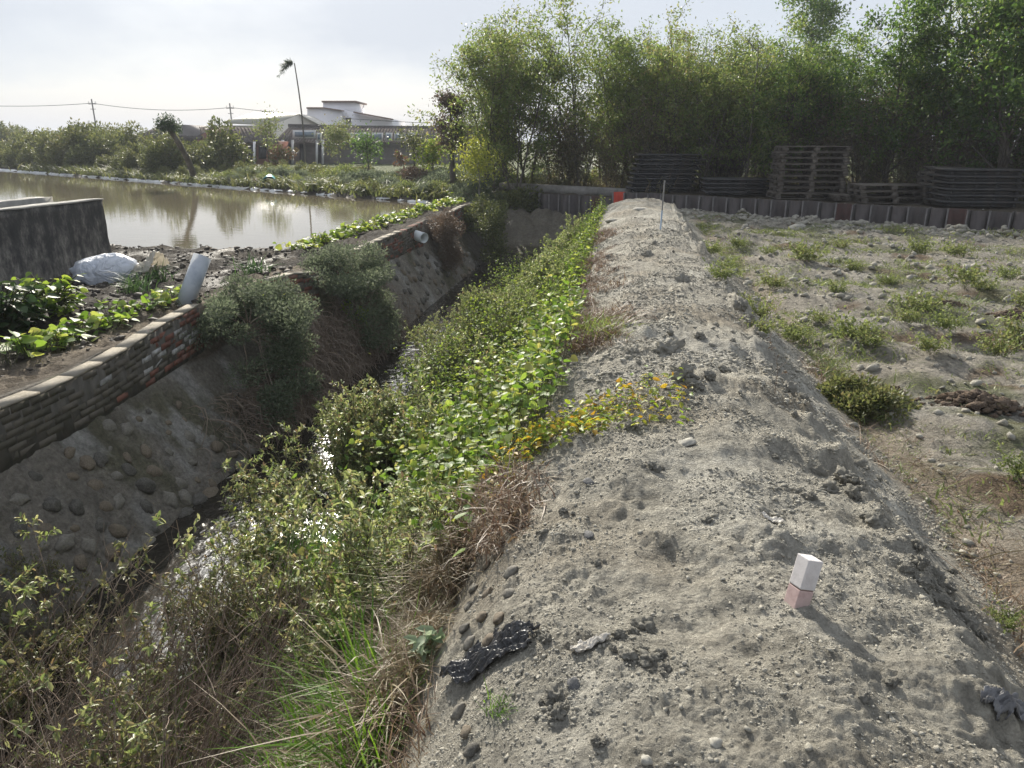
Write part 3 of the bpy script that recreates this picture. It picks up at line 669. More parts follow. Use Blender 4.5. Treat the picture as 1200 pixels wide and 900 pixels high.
def on(u, v, z=-.4):
    p = px(u, v, z); p[2] = hz(p[0], p[1]); return p
# bushes hanging over the left bank of the ditch
shrub('overhanging_bush', 'large grey green bush hanging over the near brick wall beside the slanted pipe', 'bush', None, shrub_geo(201, .85, 1.2, .70, 60, 26000, .042, .5, skirt=1.15, lr=.27), M['leaf_grey'], loc=(-4.78, 8.95, -.72), rz=.05)
shrub('overhanging_bush', 'grey green bush on the bank past the short red brick stub', 'bush', None, shrub_geo(202, .85, 1.35, .66, 54, 22000, .048, .5, skirt=1.2, lr=.28), M['leaf_grey'], loc=(-4.7, 12.3, -.70), rz=.1)
shrub('dry_bush', 'brown dry rounded bush beside the white drain pipe', 'bush', None, shrub_geo(203, .62, 1.0, .8, 36, 14000, .05, .35, skirt=.7, lr=.3), M['leaf_brown'], loc=(-4.7, 19.3, -.85))
shrub('overhanging_bush', 'dark green bush at the far end of the ditch bank', 'bush', None, shrub_geo(204, .9, 1.9, 1.05, 34, 10000, .075, .5, skirt=.9, lr=.3), M['far_leaf'], loc=(-4.3, 23.2, -1.0))
shrub('overhanging_bush', 'low grey bush under the yellow green sapling at the ditch head', 'bush', None, shrub_geo(205, .8, 1.1, .8, 28, 6000, .07, .5, skirt=.3, lr=.3), M['leaf_grey'], loc=(-5.2, 26.4, -.5))
# the far bank: a row of bushes behind the pond
protoF = [shrub('far_bush', 'dark green bush in the tall row on the far bank of the pond', 'bush', 'tall bushes across the pond', shrub_geo(220 + i, 1.0, 1.0, 2.0, 26, 3600, .15, .5, lr=.36), M['far_leaf'], sc=.01) for i in range(4)]
r = np.random.default_rng(5); spots = []
def fpos(u, back):
    """far bank: along the pond edge where the photograph's column u meets it, a distance behind it"""
    d = RGT * (u - 600) / FPX - UPV * (205 - 450) / FPX + FWD; d2 = d[:2]
    t = ((W0 - NW * 3.2 - CAM[:2]) @ NW) / (d2 @ NW); q = CAM[:2] + d2 * t + NW * back
    return np.array([q[0], q[1], hz(q[0], q[1])])
for u in np.arange(-60, 262, 13):
    for b, k in ((1.5, .75), (3.4, 1.0), (5.6, 1.15)):
        dist = 1.0 + .18 * math.sin(u * .05)
        spots.append((int(r.integers(0, 4)), fpos(u + r.normal(0, 5), b + r.normal(0, .3)), r.uniform(0, 6.28), k * r.uniform(.75, 1.25) * (dist * r.uniform(.85, 1.35) if u < 150 else .36), None))
for u in list(np.arange(470, 600, 9)) + list(np.arange(-80, 175, 12)):
    q = pxd(u, 188, r.uniform(92, 120)); q[2] = -.5; spots.append((int(r.integers(0, 4)), q, r.uniform(0, 6), (r.uniform(1.5, 2.2) if u < 200 else r.uniform(1.2, 1.9)), 'far tree beyond the houses on the hazy skyline'))
scatter(protoF, spots)
protoL = [shrub('low_bush', 'low rounded bush between the pond and the tiled houses', 'bush', 'low bushes between the pond and the houses', shrub_geo(240 + i, 1.0, 1.0, .85, 18, 2200, .13, .5, lr=.38), [M['far_leaf'], M['leaf_grey'], M['leaf_brown'], M['far_light']][i], sc=.01) for i in range(4)]
spots = []
for u in np.arange(235, 560, 10.5):
    for b, k in ((1.0, .55), (2.8, .75), (5.0, .85), (9.0, .85)):
        if r.random() < .85: spots.append((int(r.choice([0, 0, 1, 1, 2, 3])), fpos(u + r.normal(0, 5), b + r.normal(0, .4)), r.uniform(0, 6.28), k * r.uniform(.55, 1.25), None))
scatter(protoL, spots)
# small single trees on the far bank
def small_tree(name, label, u, v, D, H, seed, leaf, spread, nleaf, ls, bark='bark', low=.45, **k):
    gt, gc = tree_geo(seed, H, k.pop('r0', .06), k.pop('nl', 10), spread, nleaf, ls, .5, k.pop('stems', 1), low, clump=k.pop('clump', .3), **k)
    t = tree_proto(name, label, 'tree', None, gt, gc, M[bark], M[leaf]); q = pxd(u, v, D); q[2] = hz(q[0], q[1]); place(t, q)
    return t
small_tree('small_tree', 'light green young tree in front of the tiled houses, left of the blank sign', 316, 186, 52, 3.3, 301, 'far_light', 1.0, 800, .17)
small_tree('small_tree', 'pale green round tree with a white trunk before the long tiled hall', 397, 186, 50, 2.5, 302, 'far_light', 1.2, 2200, .14, 'bark_pale', .5)
small_tree('small_tree', 'dark leafy garden tree on the far bank, nearest the pale round tree', 432, 200, 42, 1.9, 303, 'grove_dense', .9, 900, .17)
small_tree('small_tree', 'thin garden tree midway between the pale round tree and the dead clump', 486, 200, 38, 2.2, 304, 'far_leaf', .9, 900, .14)
small_tree('small_tree', 'bright green leafy garden tree beside the dead brown crown', 508, 205, 37, 1.7, 305, 'leaf_bank', .8, 900, .17)
small_tree('small_tree', 'yellow green sapling with a pale thin trunk at the head of the ditch', 562, 238, 26.5, 2.15, 306, 'grove_yellow', .75, 1500, .10, 'bark_pale', .55, r0=.04, droop=.8)
small_tree('dead_tree', 'tree with a dead brown crown wrapped in creepers at the end of the grove', 531, 222, 31, 3.5, 307, 'leaf_brown', .55, 6500, .11, 'bark', .42, r0=.16, clump=.2)
# pollarded leaning tree
r = np.random.default_rng(8); gt, gc = G(), G(); b = fpos(215, .6); tp_ = pxd(197, 150, 38.2)
tt = np.linspace(0, 1, 8); ax = (tp_ - b); P = ax * tt[:, None] + np.array([.18, 0, 0]) * np.sin(tt * 3)[:, None]
tubes(gt, P[None], (.20 - .08 * tt)[None] + r.normal(0, .012, (1, 8)), 8)
n = 46; d = rdir(r, n, -.1, 1); Pb = ax + d[:, None] * (np.linspace(0, 1, 4)[None, :, None]) * r.uniform(.25, .6, (n, 1, 1)); tubes(gt, Pb, np.linspace(.03, .008, 4)[None] * np.ones((n, 1)), 4)
nl = 1700; leaves(gc, LEAF_4, ax + rdir(r, nl, -.5, 1) * r.uniform(.15, .68, (nl, 1)), rdir(r, nl, -.2, 1), .13 * r.uniform(.6, 1.3, nl), .4, r)
t = tree_proto('pollarded_tree', 'leaning pollarded tree with a stubby dark tuft of a crown over the pond', 'tree', None, gt, gc, M['bark'], M['leaf_dark']); place(t, b)
# tall thin palm leaning into the sky
r = np.random.default_rng(12); b = pxd(357, 186, 58); tp_ = pxd(345, 74, 58); b[2] = hz(b[0], b[1])
pt = thing('slender_palm', 'very tall thin palm leaning over the tiled hall with a wind blown tuft', 'palm', b)
g = G(); tt = np.linspace(0, 1, 12); ax = tp_ - b; P = ax * tt[:, None] + np.array([.15, 0, 0]) * (np.sin(tt * pi))[:, None]; tubes(g, P[None], (.075 - .035 * tt)[None], 8); obj('trunk', g, M['bark'], pt, smooth=True)
g = G(); n = 16; tt = np.linspace(0, 1, 7)
for k in range(n):
    a = r.normal(pi, .75); L_ = r.uniform(.55, 1.15); up = r.uniform(-.1, .8)
    d = np.array([math.cos(a) * RGT[0], math.cos(a) * RGT[1] + .3 * math.sin(a), up]); d /= np.linalg.norm(d)
    Q = ax + d * L_ * tt[:, None] + np.array([0, 0, -.75 * L_]) * (tt ** 2)[:, None]
    q = np.repeat(Q[1:], 7, 0); leaves(g, LEAF_4, q + r.normal(0, .02, q.shape), nrm(d + r.normal(0, .5, q.shape) + np.array([0, 0, -.5])), .32 * r.uniform(.6, 1.1, len(q)), .12, r)
obj('fronds', g, M['leaf_dark'], pt)
# flowering shrubs
shrub('flowering_shrub', 'orange red flowering shrub before the tiled hall', 'shrub', None, shrub_geo(261, 1.2, .8, 1.0, 14, 900, .16, .6), M['flower'], loc=pxd(332, 190, 50) * np.array([1, 1, 0]) + np.array([0, 0, .25]))
shrub('flowering_shrub', 'pink red flowering shrub beside the thin garden tree', 'shrub', None, shrub_geo(262, .5, .5, .7, 8, 350, .14, .6), M['flower'], loc=pxd(470, 196, 45) * np.array([1, 1, 0]) + np.array([0, 0, .3]))
# teal bucket
g = G(); n = 20; an = np.arange(n) * 2 * pi / n; prof = [(.24, 0), (.30, .42), (.325, .42), (.325, .46), (.30, .46), (.285, .44), (.23, .03)]
V = np.concatenate([np.stack([np.cos(an) * q, np.sin(an) * q, np.full(n, z)], -1) for q, z in prof]); F = [[j * n + i, j * n + (i + 1) % n, (j + 1) * n + (i + 1) % n, (j + 1) * n + i] for j in range(len(prof) - 1) for i in range(n)]
g.add(V, F); g.f.append(np.array([list(range(n))[::-1], list(range(len(V) - n, len(V)))])); g.m.append(0); g.v.append(np.zeros((0, 3)))
mt, n_, p_ = newmat('teal_plastic'); p_.inputs['Base Color'].default_value = (.06, .30, .34, 1); p_.inputs['Roughness'].default_value = .4
o = obj('plastic_tub', g, mt, smooth=False); b = fpos(299, .75); o.location = b; o.rotation_euler = (1.9, .2, .4); o.location.z += .25
tag(o, 'small teal plastic tub tipped over among bushes on the far pond bank', 'tub')
# pale wet edge along the far bank
g = G(); ss = np.linspace(-58, -6.2, 240); r = np.random.default_rng(4)
pts = []
for s_ in ss:
    wv = float(fbm(np.array([s_ * .35]), np.array([2.]), 3, 3)[0]); e = -3.36 + .12 * wv + .1 * float(noise(np.array([s_ * 2.]), np.array([0.]), 2)[0])
    for dd, zz in ((0, -.02), (.03, .05), (.16, .085), (.30, .07), (.34, -.02)): p = wp(s_, e + dd + .05, POND_Z + zz + .015 * r.normal() * (zz > 0)); pts.append(p)
V = np.array(pts); n = len(ss); g.add(V, [[i * 5 + j, i * 5 + j + 1, i * 5 + 5 + j + 1, i * 5 + 5 + j] for i in range(n - 1) for j in range(4)])
o = obj('plastic_liner_edge', g, noisy('liner', [(.36, .37, .38), (.58, .59, .60), (.7, .7, .7)], 1.5, .5, .3, 8), smooth=True); tag(o, 'pale plastic liner edge running along the far side of the pond', 'pond liner')

# ------------------------------------------------------------------ houses beyond the pond, poles, wires
M['tile'] = noisy('roof_tile', [(.075, .066, .062), (.105, .094, .088), (.14, .125, .118)], 1.2, 1.0, 0, 10, stretch=(1, 1, 3), spec=.0)
M['wall_dark'] = noisy('wall_dark', [(.16, .145, .14), (.23, .21, .2)], 1.5, .9, .2)
M['wall_brick'] = noisy('wall_brick', [(.17, .085, .065), (.24, .12, .095)], 2, .9, .2)
M['wall_white'] = noisy('wall_white', [(.74, .72, .74), (.82, .80, .82)], .6, .8, .1)
M['wall_beige'] = noisy('wall_beige', [(.58, .54, .47), (.66, .62, .55)], .7, .8, .1)
M['roof_beige'] = noisy('roof_beige', [(.26, .25, .2), (.34, .325, .27)], .6, .6, .2, 6)
M['brown_trim'] = noisy('brown_trim', [(.16, .11, .09), (.22, .16, .13)], 2, .8, .1)
M['sign_blue'] = noisy('sign_blue', [(.12, .16, .20), (.22, .26, .30)], 5, .6, .1)
M['white_trim'] = noisy('white_trim', [(.5, .5, .5), (.66, .66, .65)], 2, .8, .1)
M['dark_open'] = noisy('dark_open', [(.02, .02, .022), (.04, .04, .042)], 2, .5, .1)
M['pole'] = noisy('pole', [(.17, .165, .16), (.26, .255, .25)], 3, .8, .2)
def uz(u, v, D):
    p = pxd(u, v, D); return np.array([float((p - CAM) @ RGT), float(p[2])])
def face(g, uv, D, dep, m=0):
    """outline seen at pixels uv on the upright plane at distance D, extruded dep away"""
    pts = [uz(u, v, D) for u, v in uv]
    prism(g, pts, 0, dep, RGT, np.array([0, 0, 1.]), np.array([CAM[0], CAM[1], 0]) + EYH * D, EYH, m)
def fpart(name, items, mat, parent):
    g = G()
    for uv, D, dep in items: face(g, uv, D, dep)
    return obj(name, g, mat, parent)
def rect(u0, v0, u1, v1): return [(u0, v1), (u1, v1), (u1, v0), (u0, v0)]
def roofplane(g, e0, e1, De, r0, r1, Dr, th=.12):
    """tiled slope from eave pixels e0-e1 at distance De up to ridge pixels r0-r1 at Dr, with ribs of tile"""
    A, B, C, D_ = pxd(*e0, De), pxd(*e1, De), pxd(*r1, Dr), pxd(*r0, Dr)
    n = nrm(np.cross(B - A, D_ - A)); 
    if n[2] < 0: n = -n
    V = np.array([A, B, C, D_]); g.add(np.concatenate([V, V - n * th]), BOXF)
    L_ = np.linalg.norm(B - A); k = int(L_ / .28); f = (np.arange(k) + .5) / k
    P = np.stack([A + (B - A) * f[:, None], D_ + (C - D_) * f[:, None]], 1) + n * .004
    tubes(g, P, np.full((k, 2), .028), 5)
hall = thing('tiled_hall', 'long low hall with a dark tiled roof and a blank framed sign over its porch', 'house', pxd(430, 188, 70))
def loose(o, root): # keep world placement under a moved root
    o.location = (-np.array(root.location)); return o
def hp(name, items, mat, root): return loose(fpart(name, items, mat, root), root)
hp('wall', [(rect(326, 163, 560, 196), 71.2, 6)], M['wall_dark'], hall)
g = G(); roofplane(g, (322, 167), (562, 167), 70.0, (340, 147), (562, 149), 74); roofplane(g, (322, 165), (562, 165), 79, (340, 147.3), (562, 149.3), 74.2); loose(obj('roof', g, M['tile'], hall), hall)
g = G(); A, B = pxd(338, 147, 74), pxd(562, 149, 74); tubes(g, np.array([[A, (A * 2 + B) / 3 + np.array([0, 0, -.08]), (A + 2 * B) / 3 + np.array([0, 0, -.08]), B]]), np.full((1, 4), .16), 6); loose(obj('ridge', g, M['tile'], hall), hall)
for u in (331, 342.5, 371, 378):
    hp('column', [(rect(u - 1.1, 164, u + 1.1, 194), 69.6, .2)], M['white_trim'], hall)
sg = hp('sign_board', [(rect(343, 152.5, 369.5, 162), 69.3, .15)], M['white_trim'], hall)
o = fpart('sign_face', [(rect(345.5, 154.6, 367.5, 160.2), 69.22, .06)], M['sign_blue'], sg)
for u0, u1 in ((371, 376), (410, 432), (436, 448), (452, 459), (462, 475), (478, 486)):
    f_ = hp('window', [(rect(u0, 155.5, u1, 165), 69.5, .3)], M['white_trim'], hall)
    fpart('pane', [(rect(u0 + 1.2, 157.2, u1 - 1.2, 163.4), 69.42, .06)], M['sign_blue'], f_)
hp('doorway', [(rect(351, 168, 357, 196), 71.1, .08)], M['dark_open'], hall)
hp('doorway', [(rect(333, 169, 341, 196), 71.1, .08)], M['dark_open'], hall)
hp('doorway', [(rect(372, 169, 377, 196), 71.1, .08)], M['dark_open'], hall)
cot = thing('brick_cottage', 'low red brick cottage with a sagging dark tiled gable roof', 'house', pxd(270, 188, 64))
hp('wall', [([(231, 196), (318, 196), (318, 166), (270, 163), (250, 149), (231, 161)], 65, 5)], M['wall_brick'], cot)
g = G(); roofplane(g, (262, 165.5), (326, 166.5), 64.4, (250, 146.5), (318, 151.5), 67.5); roofplane(g, (229, 161.5), (234, 162), 64.4, (248, 146.5), (252, 147), 67.5); loose(obj('roof', g, M['tile'], cot), cot)
hp('window', [(rect(289, 169, 300, 190), 64.9, .1)], M['dark_open'], cot); hp('window', [(rect(303, 170, 312, 186), 64.9, .1)], M['dark_open'], cot)
hp('post', [(rect(273, 163, 275.5, 192), 64.0, .2), (rect(296.5, 166, 298.5, 192), 64.0, .2)], M['wall_white'], cot)
ann = thing('tiled_annex', 'small grey tiled house half hidden behind the far bank bushes', 'house', pxd(200, 188, 66))
hp('wall', [([(163, 196), (236, 196), (236, 160), (214, 146), (176, 156), (163, 160)], 66, 5)], M['wall_dark'], ann)
g = G(); roofplane(g, (200, 162.5), (246, 163), 65, (192, 146.5), (240, 149), 69); roofplane(g, (160, 160), (175, 160), 65, (180, 150), (193, 146.5), 69); loose(obj('roof', g, M['tile'], ann), ann)
hp('window', [(rect(186, 166, 194, 178), 65.9, .1)], M['dark_open'], ann)
ware = thing('metal_warehouse', 'beige warehouse with a pale sheet metal gable roof', 'warehouse', pxd(320, 180, 82))
hp('wall', [([(262, 192), (372, 192), (372, 146), (350, 134.5), (318, 147), (262, 147)], 82, 12)], M['wall_beige'], ware)
g = G()
A, B, C, D_ = pxd(261, 143, 81.6), pxd(320, 146, 81.6), pxd(351, 133.2, 86), pxd(298, 131.5, 90); n = np.array([0, 0, .12]); V = np.array([A, B, C, D_]); g.add(np.concatenate([V - n, V]), BOXF)
A, B, C, D_ = pxd(350, 133.2, 81.6), pxd(376, 147, 81.6), pxd(374, 146, 92), pxd(351, 133, 92); V = np.array([A, B, C, D_]); g.add(np.concatenate([V - n, V]), BOXF)
loose(obj('roof', g, M['roof_beige'], ware), ware)
hp('band', [(rect(263, 150.5, 318, 152), 81.9, .1)], M['white_trim'], ware)
mod = thing('flat_roofed_house', 'pale modern house with a boxy flat roofed stair tower', 'house', pxd(410, 180, 88))
hp('wall', [(rect(360, 127, 400, 192), 88, 12), ([(398, 192), (459, 192), (459, 139.5), (416, 132), (398, 128)], 88.6, 11)], M['wall_white'], mod)
hp('stair_tower', [(rect(378.5, 119.5, 415, 134), 90, 6)], M['wall_white'], mod)
hp('roof_slab', [(rect(376.8, 118, 417, 120), 89.6, 6.8)], M['brown_trim'], mod)
hp('parapet', [([(359, 127.2), (379, 127.2), (402, 130.6), (402, 129.2), (379, 125.6), (359, 125.6)], 87.7, .6), ([(414, 132.2), (460, 140.6), (460, 139), (414, 130.6)], 87.7, .8)], M['brown_trim'], mod)
hp('window', [(rect(405, 138, 411, 145), 88.5, .2)], M['dark_open'], mod)
# far low block of houses and trees on the horizon at the left
def upole(u, vt, D, label):
    b = pxd(u, 188, D); b[2] = hz(b[0], b[1]) - .2; t = thing('utility_pole', label, 'utility pole', b)
    top = pxd(u, vt, D)[2]; g = G(); tubes(g, np.array([[[0, 0, 0], [0, 0, (top - b[2]) / 2], [0, 0, top - b[2]]]]), np.array([[.10, .085, .07]]), 10); obj('pole', g, M['pole'], t, smooth=True)
    g = G(); h = top - b[2]
    box(g, (0, 0, h - .55), (.9, .06, .06), rz=YAW); box(g, (0, 0, h - 1.1), (.6, .06, .06), rz=YAW); obj('crossarm', g, M['pole'], t)
    g = G()
    for k in (-.38, 0, .38): tubes(g, np.array([[[RGT[0] * k, RGT[1] * k, h - .52], [RGT[0] * k, RGT[1] * k, h - .38], [RGT[0] * k, RGT[1] * k, h - .25]]]), np.array([[.03, .045, .03]]), 6)
    obj('insulator', g, M['white_trim'], t)
    return np.array([b[0], b[1], top])
P1 = upole(119, 116, 92, 'thin utility pole above the far bushes, the one nearer the open horizon'); P2 = upole(276.5, 121, 90, 'thin utility pole beside the beige warehouse roof')
def wire(a, b, sag, label):
    g = G(); tt = np.linspace(0, 1, 24); P = a + (b - a) * tt[:, None]; P[:, 2] -= sag * 4 * tt * (1 - tt); tubes(g, P[None], np.full((1, 24), .028), 5)
    tag(obj('power_line', g, M['steel']), label, 'cable')
z = np.array([0, 0, .45])
P0 = pxd(-60, 117, 96); P3 = pxd(560, 141, 86)
wire(P0 - z, P1 - z, .3, 'power cable running out of the picture from the pole over the far bushes')
wire(P1 - z, P2 - z, .5, 'power cable strung between the two thin utility poles')
wire(P2 - z, P3 - z, .3, 'power cable passing above the tiled hall towards the grove')

# ------------------------------------------------------------------ concrete block, pipe, sack
top = pxd(124, 236, float((px(124, 312, -.45) - CAM) @ EYH))[2]
cb = thing('concrete_block', 'thick black stained concrete wall block beside the pond', 'concrete wall', (-8.85, 11.9, -.5))
def slab(g, x0, x1, y0, y1, z0, z1, nx_, ny_, nz_, seed, amp=.012):
    """box with subdivided, slightly worn faces"""
    import bmesh
    bm = bmesh.new(); bmesh.ops.create_cube(bm, size=1)
    for ax_, n_ in ((0, nx_), (1, ny_), (2, nz_)):
        for k in range(1, n_):
            co = [0, 0, 0]; no = [0, 0, 0]; co[ax_] = -.5 + k / n_; no[ax_] = 1
            bmesh.ops.bisect_plane(bm, geom=bm.verts[:] + bm.edges[:] + bm.faces[:], plane_co=co, plane_no=no)
    V = np.array([v.co[:] for v in bm.verts]); bm.verts.index_update(); Fq = [[v.index for v in f.verts] for f in bm.faces]; bm.free()
    V = (V + .5) * np.array([x1 - x0, y1 - y0, z1 - z0]) + np.array([x0, y0, z0]); rr = np.random.default_rng(seed)
    V += amp * np.stack([fbm(V[:, 1] * 2.3, V[:, 2] * 2.3 + V[:, 0], seed), fbm(V[:, 0] * 2.3, V[:, 2] * 2.3, seed + 3), fbm(V[:, 0] * 2, V[:, 1] * 2, seed + 5)], -1) + rr.normal(0, amp * .25, V.shape)
    g.add(V, [f for f in Fq if len(f) == 4])
g = G(); slab(g, -.22, 0, -6.5, 0, -.3, top + .5, 3, 60, 14, 3); obj('block_body', g, M['conc_dark'], cb)
g = G(); slab(g, -.235, .012, -6.52, .015, top + .502, top + .525, 3, 60, 1, 5, .006); obj('top_screed', g, M['conc_pale'], cb)
q = px(8, 236, top + .06); g = G(); slab(g, -.3, 0, -2.5, 0, -1.2, -.06, 3, 10, 6, 8); o = obj('concrete_footing', g, M['conc_pale']); o.location = (-10.35, 12.6, top + .05)
tag(o, 'pale concrete slab end rising just behind the black stained block', 'concrete slab')
# slanted pipe
def hollow(g, a, b, r0, r1, k=28):
    a, b = np.asarray(a, float), np.asarray(b, float); t = nrm(b - a); x = nrm(np.cross(t, [0.1, .2, 1])); y_ = np.cross(t, x); an = np.arange(k) * 2 * pi / k
    ring = np.cos(an)[:, None] * x + np.sin(an)[:, None] * y_
    V = np.concatenate([a + ring * r0, b + ring * r0, b + ring * r1, a + ring * r1]); F = [[j * k + i, j * k + (i + 1) % k, ((j + 1) % 4) * k + (i + 1) % k, ((j + 1) % 4) * k + i] for j in range(4) for i in range(k)]
    g.add(V, F)
M['pvc'] = noisy('pvc_grey', [(.25, .28, .32), (.36, .39, .43), (.42, .44, .47)], 4, .5, .1, 30)
a = on(217, 350); D = float((a - CAM) @ EYH); b = pxd(237, 301, D + .30)
g = G(); hollow(g, a - (b - a) * .15, b, .115, .10); o = obj('plastic_pipe', g, M['pvc'], smooth=False)
for pl in o.data.polygons: pl.use_smooth = pl.area < .5
tag(o, 'short thick grey plastic pipe stuck slanting in the mud near the brick wall', 'pipe')
a = pxd(503, 283, 17.9); b = pxd(487, 283.5, 17.6)
a = np.array([-5.3, 18.0, -.55]); b = np.array([-4.72, 17.55, -.62])
M['pvc_white'] = noisy('pvc_white', [(.5, .52, .53), (.62, .64, .65)], 4, .5, .1, 30)
g = G(); hollow(g, a, b, .125, .112); o = obj('drain_pipe', g, M['pvc_white']); tag(o, 'white drain pipe end jutting out of the brick lined bank', 'pipe')
# white sack
r = np.random.default_rng(31); V, F = lumpy(r, ICO3, .18, (1, 1, 1), 1.4)
V = V * np.array([.52, .33, .27]); crease = np.abs(fbm(V[:, 0] * 5, V[:, 1] * 5 + V[:, 2] * 4, 40, 3)); V *= (1 + .22 * (crease - .25))[:, None]
V[:, 2] = np.maximum(V[:, 2], -.22); V[:, 2] += .10 * (V[:, 0] > .1) * (V[:, 0] - .1)
m_, n_, p_ = newmat('white_plastic'); p_.inputs['Base Color'].default_value = (.52, .56, .63, 1); p_.inputs['Roughness'].default_value = .35
tc = n_.nodes.new('ShaderNodeTexCoord'); nz = n_.nodes.new('ShaderNodeTexNoise'); nz.inputs['Scale'].default_value = 6; nz.inputs['Detail'].default_value = 5; nz.inputs['Distortion'].default_value = 1.5; n_.links.new(tc.outputs['Object'], nz.inputs[0])
bp = n_.nodes.new('ShaderNodeBump'); bp.inputs['Strength'].default_value = .9; bp.inputs['Distance'].default_value = .08; n_.links.new(nz.outputs[0], bp.inputs['Height']); n_.links.new(bp.outputs[0], p_.inputs['Normal'])
rp = ramp(n_, [(.30, .36, .46), (.55, .58, .64), (.66, .68, .72)]); n_.links.new(nz.outputs[0], rp.inputs[0]); n_.links.new(rp.outputs[0], p_.inputs['Base Color']); M['sack'] = m_
sk = thing('plastic_sack', 'crumpled white plastic sack lying at the end of the concrete block', 'sack', on(127, 324) + np.array([0, 0, .14]), .15)
g = G(); g.add(V, F); obj('sack_body', g, M['sack'], sk, smooth=True)
r = np.random.default_rng(32); nn = 24; uu, vv = np.meshgrid(np.linspace(0, 1, nn), np.linspace(-1, 1, nn)); Xs = .40 + .42 * uu; Ys = vv * (.16 + .2 * uu) ; Zs = .02 + .28 * uu - .22 * vv ** 2 * uu + .07 * fbm(uu * 4, vv * 4, 5, 3)
ii_, jj_ = np.meshgrid(np.arange(nn - 1), np.arange(nn - 1)); bb = jj_ * nn + ii_; g = G(); g.add(np.stack([Xs, Ys, Zs], -1).reshape(-1, 3), np.stack([bb, bb + 1, bb + nn + 1, bb + nn], -1).reshape(-1, 4))
m_, n_, p_ = newmat('clear_plastic'); p_.inputs['Base Color'].default_value = (.6, .57, .5, 1); p_.inputs['Roughness'].default_value = .3
tr = n_.nodes.new('ShaderNodeBsdfTranslucent'); tr.inputs[0].default_value = (.7, .66, .58, 1); ms = n_.nodes.new('ShaderNodeMixShader'); ms.inputs[0].default_value = .5; n_.links.new(p_.outputs[0], ms.inputs[1]); n_.links.new(tr.outputs[0], ms.inputs[2]); n_.links.new(ms.outputs[0], n_.nodes['Material Output'].inputs[0])
o = obj('sack_mouth', g, m_, sk, smooth=True); sm = o.modifiers.new('solid', 'SOLIDIFY'); sm.thickness = .003

# ------------------------------------------------------------------ brick walls of the left bank, with coping and cobbles
def brick_run(root, pts, ztop, zbot, mat_fn, seed, th=.14, coping=True, cop_break=0):
    """courses of single bricks along a bent line; returns part meshes by material"""
    r = np.random.default_rng(seed); parts = {}; cop = G(); core = G()
    pts = np.array(pts, float) + np.array([.05, 0]); seg = np.diff(pts, axis=0); ln = np.linalg.norm(seg, axis=1); cum = np.concatenate([[0], np.cumsum(ln)]); Lt = cum[-1]
    def at(s):
        i = min(np.searchsorted(cum, s, 'right') - 1, len(seg) - 1); f = (s - cum[i]) / ln[i]; p = pts[i] + seg[i] * f; return p, math.atan2(seg[i][1], seg[i][0])
    zt = lambda s: float(np.interp(s / Lt, np.linspace(0, 1, len(ztop)), ztop)); zb = lambda s: float(np.interp(s / Lt, np.linspace(0, 1, len(zbot)), zbot))
    bl, bh = .225, .066; k = 0
    nrow = int((max(ztop) - min(zbot)) / bh) + 1
    for row in range(nrow):
        s = -bl / 2 * (row % 2)
        while s < Lt:
            a, b = max(s, 0), min(s + bl - .02, Lt); s += bl
            if b - a < .05: continue
            c = (a + b) / 2; z1 = zt(c) - row * bh - .003; z0 = z1 - bh + .006
            if z1 < zb(c): continue
            p, an = at(c); m = mat_fn(c / Lt, row, r)
            g = parts.setdefault(m, G())
            nv = np.array([math.sin(an), -math.cos(an)]) 
            box(g, (p[0] + nv[0] * r.normal(0, .003), p[1] + nv[1] * r.normal(0, .003), (z0 + z1) / 2), (b - a, th, z1 - z0), rz=an, jit=.002, rng=r)
    n = max(2, int(Lt / .42)); nc = max(4, int(Lt / .15))
    for i in range(nc):
        c0, c1 = Lt * i / nc, Lt * (i + 1) / nc; c = (c0 + c1) / 2; p, an = at(c); box(core, (p[0], p[1], (zt(c) + zb(c)) / 2 - .05), (c1 - c0, th - .003, zt(c) - zb(c) + .08), rz=an)
    for i in range(n):
        c0, c1 = Lt * i / n, Lt * (i + 1) / n; c = (c0 + c1) / 2; p, an = at(c)
        if coping and r.random() >= cop_break:
            pa, pb = at(c0 + .004)[0], at(c1 - .004)[0]; nv = np.array([-math.sin(an), math.cos(an)]) * (th / 2 + .006); za, zb_ = zt(c0) + .004, zt(c1) + .004
            cop.add(np.array([[*(pa - nv), za], [*(pb - nv), zb_], [*(pb + nv), zb_], [*(pa + nv), za], [*(pa - nv), za + .022], [*(pb - nv), zb_ + .022], [*(pb + nv), zb_ + .022], [*(pa + nv), za + .022]]) + r.normal(0, .003, (8, 3)), BOXF)
    for m, g in parts.items(): obj({'brick_red': 'red_bricks', 'brick_grey': 'mossy_bricks', 'brick_white': 'whitewashed_bricks'}[m], g, M[m], root)
    obj('mortar', core, M['mortar'], root)
    if coping: obj('coping', cop, M['coping'], root)
def near_fn(f, row, r):
    if .60 < f < .98 and 1 < row < 6 and r.random() < .16 + .14 * (f > .8): return 'brick_white'
    return 'brick_red' if f > .83 + .07 * r.normal() else 'brick_grey'
bw = thing('brick_wall', 'curved mossy brick wall turning to red brick where it meets the big bush', 'brick wall', (0, 0, 0))
brick_run(bw, [(-5.10, 1.5), (-5.08, 3.6), (-5.06, 5.0), (-5.10, 6.2), (-5.18, 7.0), (-5.28, 7.8), (-5.36, 8.5)][::1], [-.47, -.47, -.46, -.46, -.50, -.48, -.40, -.38], [-.90], near_fn, 1)
b2 = thing('brick_wall', 'short broken stub of red brick wall between the two grey green bushes', 'brick wall', (0, 0, 0))
brick_run(b2, [(-5.32, 10.35), (-5.12, 11.0), (-5.0, 11.45)], [-.40, -.38, -.45], [-1.0], lambda f, row, r: 'brick_red' if r.random() < .85 else 'brick_grey', 2)
